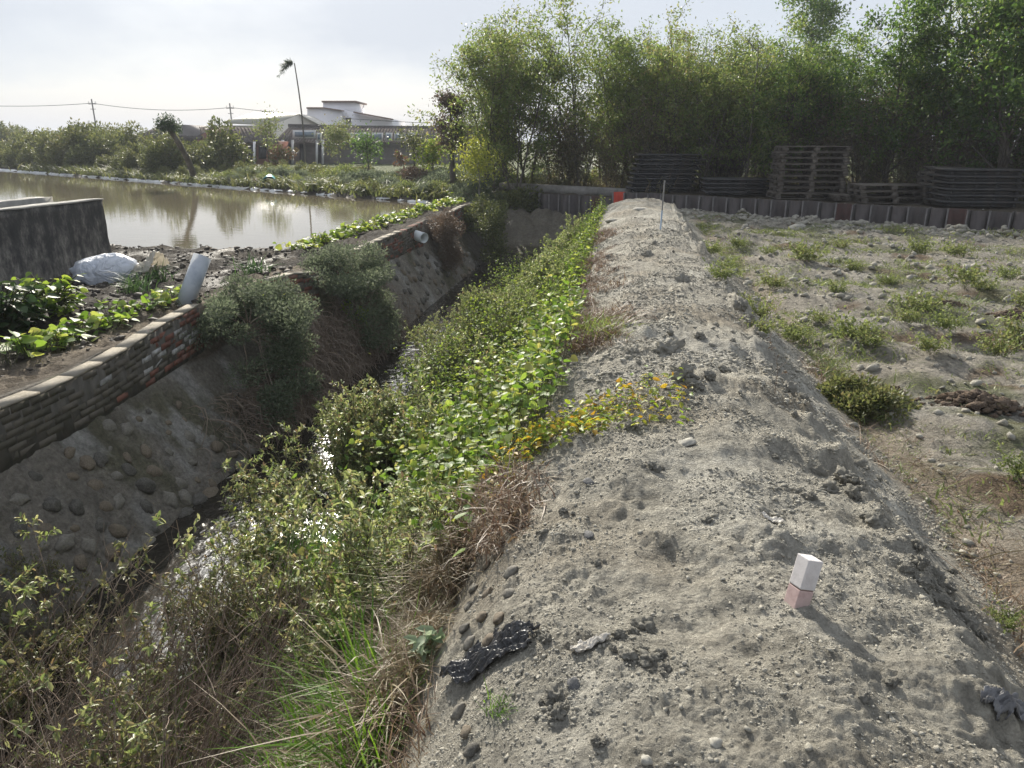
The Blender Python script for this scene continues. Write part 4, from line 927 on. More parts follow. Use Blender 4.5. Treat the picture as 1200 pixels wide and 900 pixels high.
b3 = thing('brick_wall', 'long weathered red and grey brick wall leading up to the white drain pipe', 'brick wall', (0, 0, 0))
brick_run(b3, [(-5.12, 12.6), (-5.14, 14.5), (-5.12, 16.6), (-5.1, 18.4)], [-.42, -.40, -.38, -.33], [-.98], lambda f, row, r: 'brick_red' if r.random() < .5 else 'brick_grey', 3, cop_break=.3)
b4 = thing('brick_wall', 'crumbled far piece of brick wall past the brown bush', 'brick wall', (0, 0, 0))
brick_run(b4, [(-5.0, 21.2), (-4.95, 23.0), (-4.9, 24.6)], [-.36, -.30, -.36], [-1.0], lambda f, row, r: 'brick_grey' if r.random() < .6 else 'brick_red', 4, cop_break=.2)
# cobbles set in the left slope, and along the foot of the dike
M['cobble_brown'] = noisy('cobble_brown', [(.085, .07, .05), (.14, .115, .085), (.2, .165, .125)], 7, .85, .3, 40, dist=.004)
M['cobble_dark'] = noisy('cobble_dark', [(.05, .046, .038), (.09, .084, .072), (.14, .132, .118)], 7, .85, .3, 40, dist=.004)
r = np.random.default_rng(66); cproto = []
for i in range(6):
    V, F = lumpy(r, ICO3, .24, (1, .78, .55), 1.1); g = G(); g.add(V, F); cproto.append(g.mesh('cobble', [[M['cobble'], M['cobble_brown'], M['cobble_dark']][i % 3]], True))
def slope_n(x, y):
    e = .03; a = (hz(x + e, y) - hz(x - e, y)) / (2 * e); n = np.array([-a, 0, 1.]); return n / np.linalg.norm(n)
from mathutils import Vector
def cobble(x, y, size, label, group, sink=.25):
    z = hz(x, y); o = bpy.data.objects.new('cobble', cproto[r.integers(0, 6)]); COL.objects.link(o)
    n = slope_n(x, y); o.rotation_euler = Vector(n).to_track_quat('Z', 'Y').to_euler(); o.rotation_euler.rotate_axis('Z', r.uniform(0, 6.28))
    o.location = (x + n[0] * size * (.3 - sink), y, z + n[2] * size * (.3 - sink)); o.scale = (size, size * r.uniform(.85, 1.1), size * r.uniform(.8, 1.2)); tag(o, label, 'cobblestone', group)
cnt = 0; done = []
while cnt < 125:
    x = r.uniform(-4.92, -4.22); yy = r.uniform(3.0, 8.6)
    if any((x - a) ** 2 * 2 + (yy - b) ** 2 < .022 for a, b in done): continue
    lowf = (x + 4.92) / .7
    if r.random() > .35 + .6 * lowf: continue
    done.append((x, yy)); cobble(x, yy, r.uniform(.032, .085) * (1 + .6 * lowf), 'rounded cobble set in the grey concrete slope under the near brick wall', 'cobbles in the left slope', r.uniform(.25, .55)); cnt += 1
done = []
for k in range(300):
    if len(done) > 110: break
    x = r.uniform(-4.95, -4.25); yy = r.uniform(12.8, 22)
    if any((x - a) ** 2 * 2 + (yy - b) ** 2 < .03 for a, b in done): continue
    done.append((x, yy)); cobble(x, yy, r.uniform(.06, .10), 'rounded cobble in the slope below the brick wall by the drain pipe', 'cobbles in the far slope')
for u, v in ((513, 690), (562, 640), (585, 652), (571, 663), (556, 690), (573, 697), (597, 697), (549, 712), (586, 726), (545, 738), (552, 755), (575, 752), (540, 790), (548, 860), (554, 880), (540, 835), (566, 722), (600, 672)):
    q = px(u, v, -.3); 
    for _ in range(8): q = px(u, v, hz(q[0], q[1]))
    cobble(float(q[0]), float(q[1]), r.uniform(.026, .040), 'tan cobble bedded in the edge of the dirt dike above the ditch weeds', 'cobbles along the dike edge', .1)

# ------------------------------------------------------------------ things on the dike
# boundary stake
def onb(u, v, z=0.):
    q = px(u, v, z)
    for _ in range(8): q = px(u, v, hz(q[0], q[1]))
    return q
sb = onb(934, 705); H_ = .168
st = thing('boundary_stake', 'white square concrete boundary stake with a pink base leaning on the dike', 'stake', sb, 0)
st.rotation_euler = (R(-6), R(16), R(24))
def bevbox(sx, sy, z0, z1, bv):
    import bmesh
    bm = bmesh.new(); bmesh.ops.create_cube(bm, size=1); 
    for v in bm.verts: v.co.x *= sx; v.co.y *= sy; v.co.z = z0 + (v.co.z + .5) * (z1 - z0)
    bmesh.ops.bevel(bm, geom=bm.edges[:], offset=bv, segments=2, affect='EDGES', profile=.6); me = bpy.data.meshes.new('b'); bm.to_mesh(me); bm.free(); return me
M['stake_white'] = noisy('stake_white', [(.47, .44, .43), (.56, .53, .52), (.62, .59, .58)], 14, .85, .25, 120, dist=.003)
M['stake_pink'] = noisy('stake_pink', [(.36, .25, .24), (.47, .35, .33), (.40, .31, .28)], 18, .9, .25, 90, dist=.003)
me = bevbox(.063, .063, .058, H_, .004); me.materials.append(M['stake_white']); o = bpy.data.objects.new('shaft', me); COL.objects.link(o); o.parent = st
me = bevbox(.061, .061, -.12, .054, .003); me.materials.append(M['stake_pink']); o = bpy.data.objects.new('pink_base', me); COL.objects.link(o); o.parent = st
me = bevbox(.057, .057, .052, .060, .001); me.materials.append(M['brown_trim']); o = bpy.data.objects.new('joint', me); COL.objects.link(o); o.parent = st
# thin pole at the far end of the dike
b = onb(774, 268); t_ = pxd(779, 211, float((b - CAM) @ EYH)); pl = thing('survey_pole', 'thin pale survey pole with a blue lower end at the far end of the dike', 'pole', b)
ax = t_ - b; g = G(); tubes(g, np.array([[ax * .38, ax * .7, ax]]), np.full((1, 3), .014), 8); obj('pole_shaft', g, M['pole'], pl)
m_, n_, p_ = newmat('pole_blue'); p_.inputs['Base Color'].default_value = (.32, .42, .55, 1)
g = G(); tubes(g, np.array([[ax * -.1, ax * .2, ax * .38]]), np.full((1, 3), .0145), 8); obj('blue_end', g, m_, pl)
# torn black plastic draped over the dike edge
def drape(name, label, cat, c, du, dv, nu, nv, mat, seed, lift=.02, amp=.02, edge=.5, hang=None):
    r = np.random.default_rng(seed); uu, vv = np.meshgrid(np.linspace(0, 1, nu), np.linspace(-1, 1, nv))
    X = c[0] + du[0] * uu + dv[0] * vv; Y = c[1] + du[1] * uu + dv[1] * vv
    f = fbm(uu * 4.0 + seed, vv * 3.0, seed, 4); rid = np.abs(noise(uu * 3 + vv * 7, vv * 2.5 - uu, seed + 1))
    Z = height(X, Y) + lift + amp * (f + 1.6 * rid)
    if hang is not None: Z = hang(uu, vv, Z)
    half = (.35 + .65 * np.sin(np.clip(uu * 1.1, 0, 1) * pi) ** .7) ; keep = (np.abs(vv) < half + edge * fbm(uu * 5, vv * 5, seed + 2, 3)) & (uu + .12 * fbm(vv * 6, uu * 6, seed + 3, 3) < .97)
    ii_, jj_ = np.meshgrid(np.arange(nu - 1), np.arange(nv - 1)); k = keep[:-1, :-1] & keep[1:, 1:]; bb = (jj_ * nu + ii_)[k]
    g = G(); g.add(np.stack([X, Y, Z], -1).reshape(-1, 3), np.stack([bb, bb + 1, bb + nu + 1, bb + nu], -1))
    me = g.mesh(name, [mat], True); import bmesh; bm = bmesh.new(); bm.from_mesh(me); bmesh.ops.delete(bm, geom=[v for v in bm.verts if not v.link_faces], context='VERTS'); bm.to_mesh(me); bm.free()
    o = obj(name, me, None); sm = o.modifiers.new('solid', 'SOLIDIFY'); sm.thickness = .002; return tag(o, label, cat)
M['black_plastic'] = noisy('black_plastic', [(.018, .018, .02), (.035, .035, .038), (.09, .088, .085)], 9, .33, .5, 60, spec=.5)
a = onb(532, 812); b = onb(628, 738); 
def hangf(uu, vv, Z): return Z + .09 * np.clip(.38 - uu, 0, 1) / .38 * (.6 + .4 * vv) + .03 * np.sin(vv * 5) * np.clip(.4 - uu, 0, 1)
drape('plastic_sheet', 'torn black plastic sheet crumpled over the dike edge above the dry grass', 'plastic sheet', a + np.array([-.02, .02, 0]), (b - a), np.array([-.12, .13]), 90, 60, M['black_plastic'], 7, .012, .026, .3, hangf)
c = onb(1150, 826); M['grey_plastic'] = noisy('grey_plastic', [(.06, .06, .065), (.13, .13, .135), (.25, .25, .26)], 8, .4, .4, 50)
drape('plastic_scrap', 'crumpled grey plastic scrap half buried low on the dike, past the stake', 'plastic scrap', c, np.array([.20, .06]), np.array([.0, .045]), 40, 30, M['grey_plastic'], 12, .012, .02, .25)
M['pale_scrap'] = noisy('pale_scrap', [(.38, .35, .31), (.55, .52, .47), (.62, .59, .55)], 20, .8, .3, 90)
c = onb(668, 764); drape('plaster_scrap', 'pale broken plaster scrap lying flat beside the black plastic', 'scrap', c, np.array([.135, .035]), np.array([.0, .03]), 40, 26, M['pale_scrap'], 15, .012, .012, .3)
c = onb(893, 604); drape('paper_scrap', 'small whitish flat scrap on the dike crest, uphill of the stake', 'scrap', c, np.array([.09, -.03]), np.array([.02, .028]), 30, 20, M['pale_scrap'], 18, .012, .008, .25)
# lumps of soil and stones that can be told apart
r = np.random.default_rng(77); kproto = []
for i in range(8):
    V, F = lumpy(r, ICO4, .55, (1, .85, .7), 1.9); V = V * (1 + .22 * fbm(V[:, 0] * 4 + V[:, 2] * 2, V[:, 1] * 4 + V[:, 2] * 3, i, 3) + .10 * np.abs(noise(V[:, 0] * 9 + V[:, 2] * 7, V[:, 1] * 9 - V[:, 2] * 6, i)))[:, None]; g = G(); g.add(V, F); kproto.append(g.mesh('soil_clod', [M['clod']], i % 2 == 0))
M['stone_dark'] = noisy('stone_dark', [(.06, .06, .062), (.10, .10, .102), (.15, .148, .145)], 10, .8, .3, 60, dist=.005)
M['stone_pale'] = noisy('stone_pale', [(.24, .225, .19), (.32, .305, .265), (.38, .365, .33)], 8, .85, .3, 50, dist=.005)
def clod(u, v, size, label, group=None, name='soil_clod', mat=None, fl=1., cat='clod of soil', sink=.25):
    q = onb(u, v); me = kproto[r.integers(0, 8)]
    if mat: V, F = lumpy(r, ICO3, .3, (1, .85, .8), 1.2); g = G(); g.add(V, F); me = g.mesh(name, [mat], True)
    o = bpy.data.objects.new(name, me); COL.objects.link(o); o.location = (q[0], q[1], q[2] + size * fl * (.55 - sink)); o.scale = (size, size * r.uniform(.7, 1.1), size * fl * r.uniform(.8, 1.1)); o.rotation_euler = (r.normal(0, .25), r.normal(0, .25), r.uniform(0, 6.28)); return tag(o, label, cat, group)
clod(690, 628, .035, 'dark flat stone at the weedy edge of the dike below the autumn leaves', mat=M['stone_dark'], name='stone', fl=.45, cat='stone')
clod(673, 803, .022, 'small dark slate coloured stone below the pale plaster scrap', mat=M['stone_dark'], name='stone', fl=.5, cat='stone')
clod(690, 566, .03, 'dark narrow stone uphill of the tan cobbles', mat=M['stone_dark'], name='stone', fl=.4, cat='stone')
clod(750, 249, .24, 'pale flat boulder on top of the far end of the dike', mat=M['stone_pale'], name='boulder', fl=.5, cat='boulder', sink=.32)
clod(716, 260, .12, 'small tan boulder on the ditch side of the far dike end', mat=M['stone_pale'], name='boulder', fl=.5, cat='boulder')
clod(935, 268, .19, 'large pale lump of spoil in front of the tallest pallet stack', mat=M['stone_pale'], name='boulder', fl=.6, cat='boulder')
clod(803, 520, .055, 'pale flat stone half buried mid dike, near the autumn coloured leaves', mat=M['stone_pale'], name='stone', fl=.35, cat='stone')
clod(757, 893, .016, 'bluish pebble at the bottom edge of the picture', mat=M['stone_pale'], name='stone', cat='stone')
clod(838, 873, .02, 'whitish pebble low on the dike straight below the stake hollow', mat=M['stone_pale'], name='stone', cat='stone')
for u, v, s_ in ((782, 412, .12), (742, 415, .07), (800, 440, .10), (815, 455, .07), (765, 548, .045), (755, 735, .045), (762, 775, .05), (752, 765, .03), (779, 785, .028), (650, 815, .04), (640, 750, .03), (655, 835, .035), (735, 770, .03), (690, 745, .022), (1080, 660, .04), (1095, 675, .045), (1078, 685, .05), (1060, 668, .035), (1110, 690, .05), (1098, 705, .045), (1120, 715, .045), (1133, 730, .05), (1150, 745, .03), (1075, 640, .035), (1005, 545, .05), (990, 560, .07), (970, 575, .06), (1000, 580, .05), (960, 555, .05), (1025, 610, .05), (940, 470, .07), (925, 455, .06), (640, 625, .03), (660, 600, .03), (700, 660, .02), (860, 800, .02), (1010, 820, .025), (890, 395, .07), (868, 358, .09), (760, 300, .10), (800, 330, .10), (700, 305, .12), (820, 395, .06), (1045, 800, .02), (700, 870, .022), (780, 640, .03), (830, 610, .025), (740, 500, .05)):
    clod(u, v, s_ * .8, 'rough lump of dry grey soil lying loose on the dike', 'lumps of soil on the dike', sink=.4)
    for _ in range(2): clod(u + r.normal(0, s_ * 330), v + r.normal(0, s_ * 160), s_ * r.uniform(.25, .5), 'rough lump of dry grey soil lying loose on the dike', 'lumps of soil on the dike', sink=.35)
# crumbs: uncountable
g = G(); r = np.random.default_rng(21); n = 170000
yy = .9 + 15 * r.random(n) ** 3.0; xx = r.uniform(-.75, 2.1, n); keep = (xx > -.62) & (fbm(xx * 1.7, yy * 1.7, 33, 3) + r.normal(0, .25, n) > -.05); xx, yy = xx[keep], yy[keep]
sz = np.minimum(.0022 + .0055 * r.random(len(xx)) ** 2.2 + .012 * r.random(len(xx)) ** 20, .016) * .85 * np.clip(yy / 3.0, .85, 1.9)
for i in range(6):
    V, F = lumpy(r, ICO1, .9, (1, .8, .7), 2.3); pr = G(); pr.add(V, F); k = np.arange(len(xx)) % 6 == i
    replicate(g, pr, np.stack([xx[k], yy[k], height(xx[k], yy[k]) + sz[k] * .25], -1), r.uniform(0, 6.28, k.sum()), sz[k], r, .3)
tag(obj('soil_crumbs', g, M['clod']), 'loose crumbs of dry grey soil strewn over the dike', 'soil', kind='stuff')
g = G(); n = 2600; s_ = r.uniform(.3, 14, n); dd = -1.1 + .55 * r.normal(0, 1, n); P = W0 + TW * s_[:, None] + NW * dd[:, None]; sz = .02 + .09 * r.random(n) ** 4
for i in range(6):
    V, F = lumpy(r, ICO1, .5, (1, .85, .7), 2.0); pr = G(); pr.add(V, F); k = np.arange(n) % 6 == i
    replicate(g, pr, np.stack([P[k, 0], P[k, 1], height(P[k, 0], P[k, 1]) + sz[k] * .2], -1), r.uniform(0, 6.28, k.sum()), sz[k], r, .3)
tag(obj('rubble', g, M['clod']), 'bank of grey rubble lumps along the foot of the sheet piles', 'rubble', kind='stuff')
g = G(); n = 16000; xx = r.uniform(1.9, 11.5, n); yy = 2 + 20 * r.random(n) ** 1.3; k = wd(xx, yy) < -.6; xx, yy = xx[k], yy[k]; sz = (.006 + .045 * r.random(len(xx)) ** 9) * np.clip(yy / 6, .6, 1.5)
for i in range(6):
    V, F = lumpy(r, ICO1, .5, (1, .85, .7), 2.0); pr = G(); pr.add(V, F); k = np.arange(len(xx)) % 6 == i
    replicate(g, pr, np.stack([xx[k], yy[k], height(xx[k], yy[k]) + sz[k] * .2], -1), r.uniform(0, 6.28, k.sum()), sz[k], r, .3)
tag(obj('field_clods', g, M['clod']), 'scattered small clods over the ridged field', 'soil', kind='stuff')
M['mud_clod'] = noisy('mud_clod', [(.03, .025, .02), (.06, .05, .04), (.10, .085, .068)], 9, .7, .6, 45, island=.5)
g = G(); n = 5000; xx = r.uniform(-11.5, -5.35, n); yy = r.uniform(5.5, 13.9, n); sz = .012 + .06 * r.random(n) ** 6
for i in range(6):
    V, F = lumpy(r, ICO1, .6, (1, .85, .6), 2.0); pr = G(); pr.add(V, F); k = np.arange(n) % 6 == i
    replicate(g, pr, np.stack([xx[k], yy[k], height(xx[k], yy[k]) + sz[k] * .1], -1), r.uniform(0, 6.28, k.sum()), sz[k], r, .3)
tag(obj('mud_clods', g, M['mud_clod']), 'dark wet crumbs and lumps littering the muddy pond bank', 'mud', kind='stuff')

# ------------------------------------------------------------------ plants of the ditch, the banks and the field
def weed_geo(seed, H, nbr, nl, ls, ratio=.36, tpl=LEAF_L, spread=.42, bare=.25, stems=1, whorl=True):
    """upright weed: wiry stems (slot 0), narrow leaves gathered towards the shoot ends (slot 1)"""
    r = np.random.default_rng(seed); g = G(); tt = np.linspace(0, 1, 6); PP, RR, EP, ED = [], [], [], []
    for s in range(stems):
        a = r.uniform(0, 6.28); ln = r.uniform(.1, .5); h = H * r.uniform(.75, 1.05)
        P = np.array([math.cos(a) * ln, math.sin(a) * ln, 0]) * h * (tt ** 1.5)[:, None] + np.array([0, 0, h]) * tt[:, None] + np.cumsum(r.normal(0, .02 * h, (6, 3)), 0)
        PP.append(P); RR.append(.0055 * (1 - .7 * tt) * (H / .8))
        for k in range(nbr):
            f = r.uniform(bare, 1); q = f * 5; i = min(int(q), 4); b = P[i] + (P[i + 1] - P[i]) * (q - i)
            az = r.uniform(0, 6.28); d = nrm(np.array([math.cos(az), math.sin(az), r.uniform(.3, 1.4)])); L_ = spread * h * (1.1 - .6 * f) * r.uniform(.5, 1.2)
            B = b + d * L_ * tt[:, None] + np.array([0, 0, .15 * L_]) * (tt ** 2)[:, None] + np.cumsum(r.normal(0, .02 * L_, (6, 3)), 0)
            PP.append(B); RR.append(.003 * (1 - .6 * tt) * (H / .8))
            for j in range(nl):
                q = r.uniform(.25, 1) ** .7 * 5; i = min(int(q), 4); EP.append(B[i] + (B[i + 1] - B[i]) * (q - i)); ED.append(d * .4 + r.normal(0, .6, 3) + np.array([0, 0, .05]))
    tubes(g, np.array(PP), np.array(RR), 3, 0)
    leaves(g, tpl, np.array(EP), np.array(ED), ls * r.uniform(.5, 1.25, len(EP)), ratio, r, 1, roll=.5)
    return g
def tuft_geo(seed, n, h, w, spread=.25, droop=.5, base=.06, m=0):
    r = np.random.default_rng(seed); g = G(); tt = np.linspace(0, 1, 5)
    a = r.uniform(0, 6.28, n); d = np.stack([np.cos(a), np.sin(a), np.zeros(n)], -1); L_ = h * r.uniform(.45, 1.1, n)
    b = np.concatenate([r.normal(0, base, (n, 2)), np.full((n, 1), -.02)], 1); sp = spread * r.uniform(.3, 1.6, n)
    P = b[:, None] + d[:, None] * (L_ * sp)[:, None, None] * (tt ** 1.4)[None, :, None] + np.array([0, 0, 1]) * (L_[:, None] * (tt[None] - droop * r.uniform(.3, 1.3, n)[:, None] * tt[None] ** 2.2))[..., None]
    P[..., :2] += np.cumsum(r.normal(0, .02 * h, (n, 5, 2)), 1)
    ww = w * (1 - tt ** 1.8 * .92)[None] * r.uniform(.6, 1.2, (n, 1)); side = nrm(np.cross(d, [0, 0, 1]) + r.normal(0, .3, (n, 3)))
    ribbons(g, P, ww, side, m); return g
def pts_in(n, x0, x1, y0, y1, r, dens=None):
    x = r.uniform(x0, x1, n); y = r.uniform(y0, y1, n)
    if dens is not None: k = r.random(n) < dens(x, y); x, y = x[k], y[k]
    return np.stack([x, y, height(x, y, True)], -1)
def sow(name, label, cat, mats, protos, P, r, sc=(.7, 1.2), tilt=.12, dz=-.01):
    g = G(); k = r.integers(0, len(protos), len(P)); P = P + np.array([0, 0, dz])
    for i, pr in enumerate(protos):
        m = k == i
        if m.any(): replicate(g, pr, P[m], r.uniform(0, 6.28, m.sum()), r.uniform(*sc, m.sum()) * np.clip(.95 + .75 * fbm(P[m, 0] * 1.1, P[m, 1] * 1.1, 55, 2), .5, 1.4), r, tilt)
    return tag(obj(name, g, mats), label, cat, kind='stuff')
r = np.random.default_rng(123)
def stream(x, y):
    """1 where open water is kept in the ditch"""
    c = np.interp(y, [2, 3.6, 4.6, 6, 8, 10, 12, 14], [-3.5, -3.4, -3.5, -3.9, -4.05, -4.0, -4.1, -4.4]); w = np.interp(y, [2, 3.5, 5, 7, 9, 11, 12.5, 14], [.12, .22, .34, .28, .32, .38, .3, .05])
    s1 = np.abs(x - c) < w * (1 + .5 * noise(y * 1.3, x * 0, 88)); s2 = (np.abs(x + 2.05) < .13) & (y > 2.7) & (y < 3.7)
    s3 = (np.abs(x - c - .30) < .30) & (y > 2.9) & (y < 5.4); s4 = (x < c + .75) & (y > 5.4) & (y < 12.5)
    return s1 | s2 | (s3 & (hash2((x * 1e4).astype(int), (y * 1e4).astype(int), 3) % 100 < 72)) | (s4 & (hash2((x * 1e4).astype(int), (y * 1e4).astype(int), 4) % 100 < 88))
# grey-olive leafy weeds: the bulk of the ditch
wp_near = [weed_geo(400 + i, .75, 10, 22, .043, .42, LEAF_L, stems=3) for i in range(6)] + [weed_geo(405, .9, 5, 10, .05, .3, LEAF_L, stems=4, bare=.5)]
wp_far = [weed_geo(410 + i, .8, 9, 22, .055, .45, LEAF_F, stems=3) for i in range(6)]
dn = lambda x, y: (~stream(x, y)) * np.clip(.55 + 1.3 * fbm(x * .9, y * .9, 90, 3), .03, 1)
side = lambda x, y: dn(x, y) * np.where(x > -2.45 - .3 * noise(y, x * 0, 91), .05, 1)
P = np.concatenate([pts_in(430, -3.5, -1.2, 4.7, 8.5, r, side), pts_in(90, -2.2, -1.0, 3.4, 4.9, r, dn)])
sow('ditch_weeds', 'tangled olive green weeds with small leaves filling the near half of the ditch', 'weeds', [M['stem_green'], M['leaf_ditch']], wp_near, P, r, (.45, 1.1))
P = pts_in(640, -3.7, -1.0, 8.0, 17.0, r, lambda x, y: side(x, y) * np.where((y > 14) & (x < -3.2), .2, 1))
sow('ditch_weeds', 'olive and brownish weeds filling the middle of the ditch', 'weeds', [M['stem_green'], M['leaf_ditch']], wp_far, P, r, (.4, .75))
P = pts_in(430, -4.4, -2.1, 1.5, 4.6, r, lambda x, y: (~stream(x, y)) * np.where((x > -3.5) & (y < 3.6), .55, 1.))
sow('ditch_weeds', 'yellowish leaved weeds tangled among dead stems in the near corner of the ditch', 'weeds', [M['twig'], M['leaf_corner']], [weed_geo(420 + i, .85, 8, 11, .046, .4, LEAF_L, stems=3, bare=.3) for i in range(5)], P, r, (.45, .9))
# broad leaved bright vine on the right bank
def carpet(name, label, cat, mat, n, reg, r, ls, hh, tpl=LEAF_H, ratio=.95, dens=None, stalk=True, tilt=.55, kind='stuff', hcurve=None):
    P = pts_in(n, *reg, r, dens); bump = .5 + .5 * fbm(P[:, 0] * 1.8, P[:, 1] * 1.8, 95, 3); hgt = hh * np.clip(bump, .1, 1.3) * r.uniform(.35, 1.05, len(P)) * (1 + .5 * np.clip(-P[:, 2] - .6, 0, 1.2))
    Q = P + np.stack([r.normal(0, .05, len(P)), r.normal(0, .05, len(P)), hgt], -1); g = G()
    a = r.uniform(0, 6.28, len(P)); D = np.stack([np.cos(a), np.sin(a), r.normal(-.15, .35, len(P))], -1)
    leaves(g, tpl, Q, D, ls * r.uniform(.35, 1.35, len(P)), ratio * r.uniform(.8, 1), r, 1, roll=tilt)
    if stalk:
        tt = np.linspace(0, 1, 4)[None, :, None]; B = P + np.stack([r.normal(0, .06, len(P)), r.normal(0, .06, len(P)), np.zeros(len(P))], -1)
        tubes(g, B[:, None] * (1 - tt) + Q[:, None] * tt, np.full((len(P), 4), .0013) * (ls / .08), 3, 0)
    return tag(obj(name, g, [M['stem_green'], mat]), label, cat, kind=kind)
carpet('broadleaf_vine', 'bright green broad leaved vine spread over the dike side of the ditch', 'vine', M['leaf_vine'], 15000, (-2.9, -.42, 4.1, 8.6), r, .056, .8, dens=lambda x, y: np.clip(.75 + .9 * fbm(x * 1.1, y * .9, 96, 3) - np.clip((-2.15 - x) / .7, 0, 1), .06, 1))
carpet('broadleaf_vine', 'pale heart leaved creeper in the ditch just below the autumn leaves', 'vine', M['leaf_vine'], 700, (-1.45, -.75, 3.2, 4.6), r, .06, .55, dens=lambda x, y: np.clip(.6 + fbm(x * 1.5, y * 1.5, 97, 3), 0, 1))
carpet('bank_weeds', 'sunlit yellow green weeds along the far half of the dike bank', 'weeds', M['leaf_bank'], 34000, (-3.3, -.5, 8.2, 20.5), r, .055, .78, LEAF_F, .6, dens=lambda x, y: np.clip(.8 + .7 * fbm(x * 1.1, y * .8, 98, 3) - np.clip((-2.5 - x) / .8, 0, 1), .08, 1))
P = pts_in(420, -2.0, -.7, 11, 21.0, r); sow('bank_grass', 'tall light green grass at the far end of the dike bank', 'grass', [M['grass']], [tuft_geo(430 + i, 46, .55, .014, .4, .4) for i in range(4)], P, r, (.6, 1.1))
P = pts_in(260, -2.4, -.9, 12, 20.5, r); sow('bank_weeds', 'straw tinged tall weeds on the far bank of the dike', 'weeds', [M['twig'], M['leaf_ditch']], wp_far, P, r, (.5, .9))
# grasses
P = np.concatenate([pts_in(190, -3.2, -1.9, 3.5, 5.8, r), pts_in(60, -1.7, -1.0, 3.0, 4.3, r), pts_in(70, -2.8, -1.7, 2.2, 3.6, r), pts_in(50, -1.7, -.85, 2.2, 3.2, r)])
P = P[~stream(P[:, 0], P[:, 1])]
sow('wet_grass', 'fresh green grass standing in the wet middle of the ditch', 'grass', [M['grass']], [tuft_geo(440 + i, 60, .55, .011, .55, .5) for i in range(5)], P, r, (.6, 1.1))
P = np.concatenate([pts_in(1100, -2.1, -.8, 1.8, 3.8, r, lambda x, y: np.clip(.5 + 1.4 * fbm(x * 2.2, y * 2.2, 57, 2), .05, 1)), pts_in(60, -1.5, -.8, 3.4, 4.6, r, lambda x, y: .5 + 0 * x)])
P = P[~stream(P[:, 0], P[:, 1])]
P = P + np.stack([0 * P[:, 0], 0 * P[:, 0], r.uniform(0, .22, len(P))], -1)
sow('dry_grass', 'dry straw coloured grass heaped at the foot of the dike beside the black plastic', 'grass', [M['straw']], [tuft_geo(450 + i, 52, .18, .007, 1.5, .7, .06) for i in range(6)], P, r, (.55, 1.2), .35)
P = np.concatenate([pts_in(34, -.75, -.4, 3.2, 4.3, r), pts_in(420, -.48, .05, 5.2, 15, r, lambda x, y: np.clip(.1 + 1.5 * fbm(x * 1.3, y * .9, 99, 3) - np.clip((x + .2) / .25, 0, 1) * .4, 0, 1)), pts_in(30, -.35, .05, 6.0, 7.0, r), pts_in(12, -.85, -.6, 1.7, 2.4, r)])
M['dry_brown'] = leaf_mat('dry_brown', [(.10, .065, .045), (.16, .11, .075), (.22, .16, .10), (.14, .13, .05)], .25)
sow('dry_weeds', 'withered reddish brown weeds along the ditch side edge of the dike', 'weeds', [M['dry_brown']], [tuft_geo(460 + i, 60, .17, .007, 1.0, .7, .07) for i in range(4)], P, r, (.6, 1.3), .25)
# autumn leaves creeping over the dike
carpet('autumn_creeper', 'creeper with yellow and orange leaves reaching over the dike edge', 'creeper', M['leaf_autumn'], 4200, (-.72, .42, 3.75, 4.95), r, .05, .17, LEAF_L, .62, dens=lambda x, y: np.clip(1.1 - np.abs(y - 4.05 - .45 * (x + .7)) / .42, 0, 1) * np.clip(1.15 - (x + .7) / 1.3, .15, 1), kind='thing')
# dead stems and twigs in the near corner
def twigs(g, n, reg, r, L0, L1, dirm, rad=.0035, dens=None):
    P = pts_in(n, *reg, r, dens); n = len(P); tt = np.linspace(0, 1, 7); L_ = r.uniform(L0, L1, n)
    d = nrm(np.array(dirm) + r.normal(0, .42, (n, 3)))
    Q = P[:, None] + d[:, None] * L_[:, None, None] * tt[None, :, None] + np.array([0, 0, -.25]) * (L_[:, None] * r.uniform(-.3, 1.2, (n, 1)) * tt[None] ** 2)[..., None] + np.cumsum(r.normal(0, .018, (n, 7, 3)), 1) * L_[:, None, None]
    tubes(g, Q, rad * (1 - .72 * tt)[None] * r.uniform(.5, 1.3, (n, 1)), 4)
    k = r.integers(2, 6, n * 2); i = np.tile(np.arange(n), 2); b = Q[i, k]; d2 = nrm(d[i] + r.normal(0, .55, (n * 2, 3))); l2 = L_[i] * r.uniform(.15, .45, n * 2)
    Q2 = b[:, None] + d2[:, None] * l2[:, None, None] * tt[None, :, None] + np.cumsum(r.normal(0, .02, (n * 2, 7, 3)), 1) * l2[:, None, None]
    tubes(g, Q2, rad * .5 * (1 - .7 * tt)[None] * np.ones((n * 2, 1)), 3)
g = G(); twigs(g, 620, (-4.2, -1.9, 1.5, 4.2), r, .6, 1.45, (.45, .25, .75), .0055, lambda x, y: (~stream(x, y)) * np.where(x < -3.4, .5, 1)); twigs(g, 1300, (-3.5, -1.6, 1.6, 3.6), r, .7, 1.55, (.62, .38, .6), .005)
tag(obj('dead_stems', g, M['twig']), 'tangle of bare brown dead stems leaning across the near corner of the ditch', 'dead stems', kind='stuff')
P = np.concatenate([pts_in(90, -4.1, -1.9, 1.6, 3.6, r), pts_in(60, -2.6, -1.5, 1.8, 3.2, r)]); P = P[~stream(P[:, 0], P[:, 1])]
sow('dry_grass', 'grey straw blades arching among the dead stems in the near corner', 'grass', [M['straw']], [tuft_geo(470 + i, 30, .38, .006, 1.3, .9, .08) for i in range(4)], P, r, (.6, 1.2), .25)
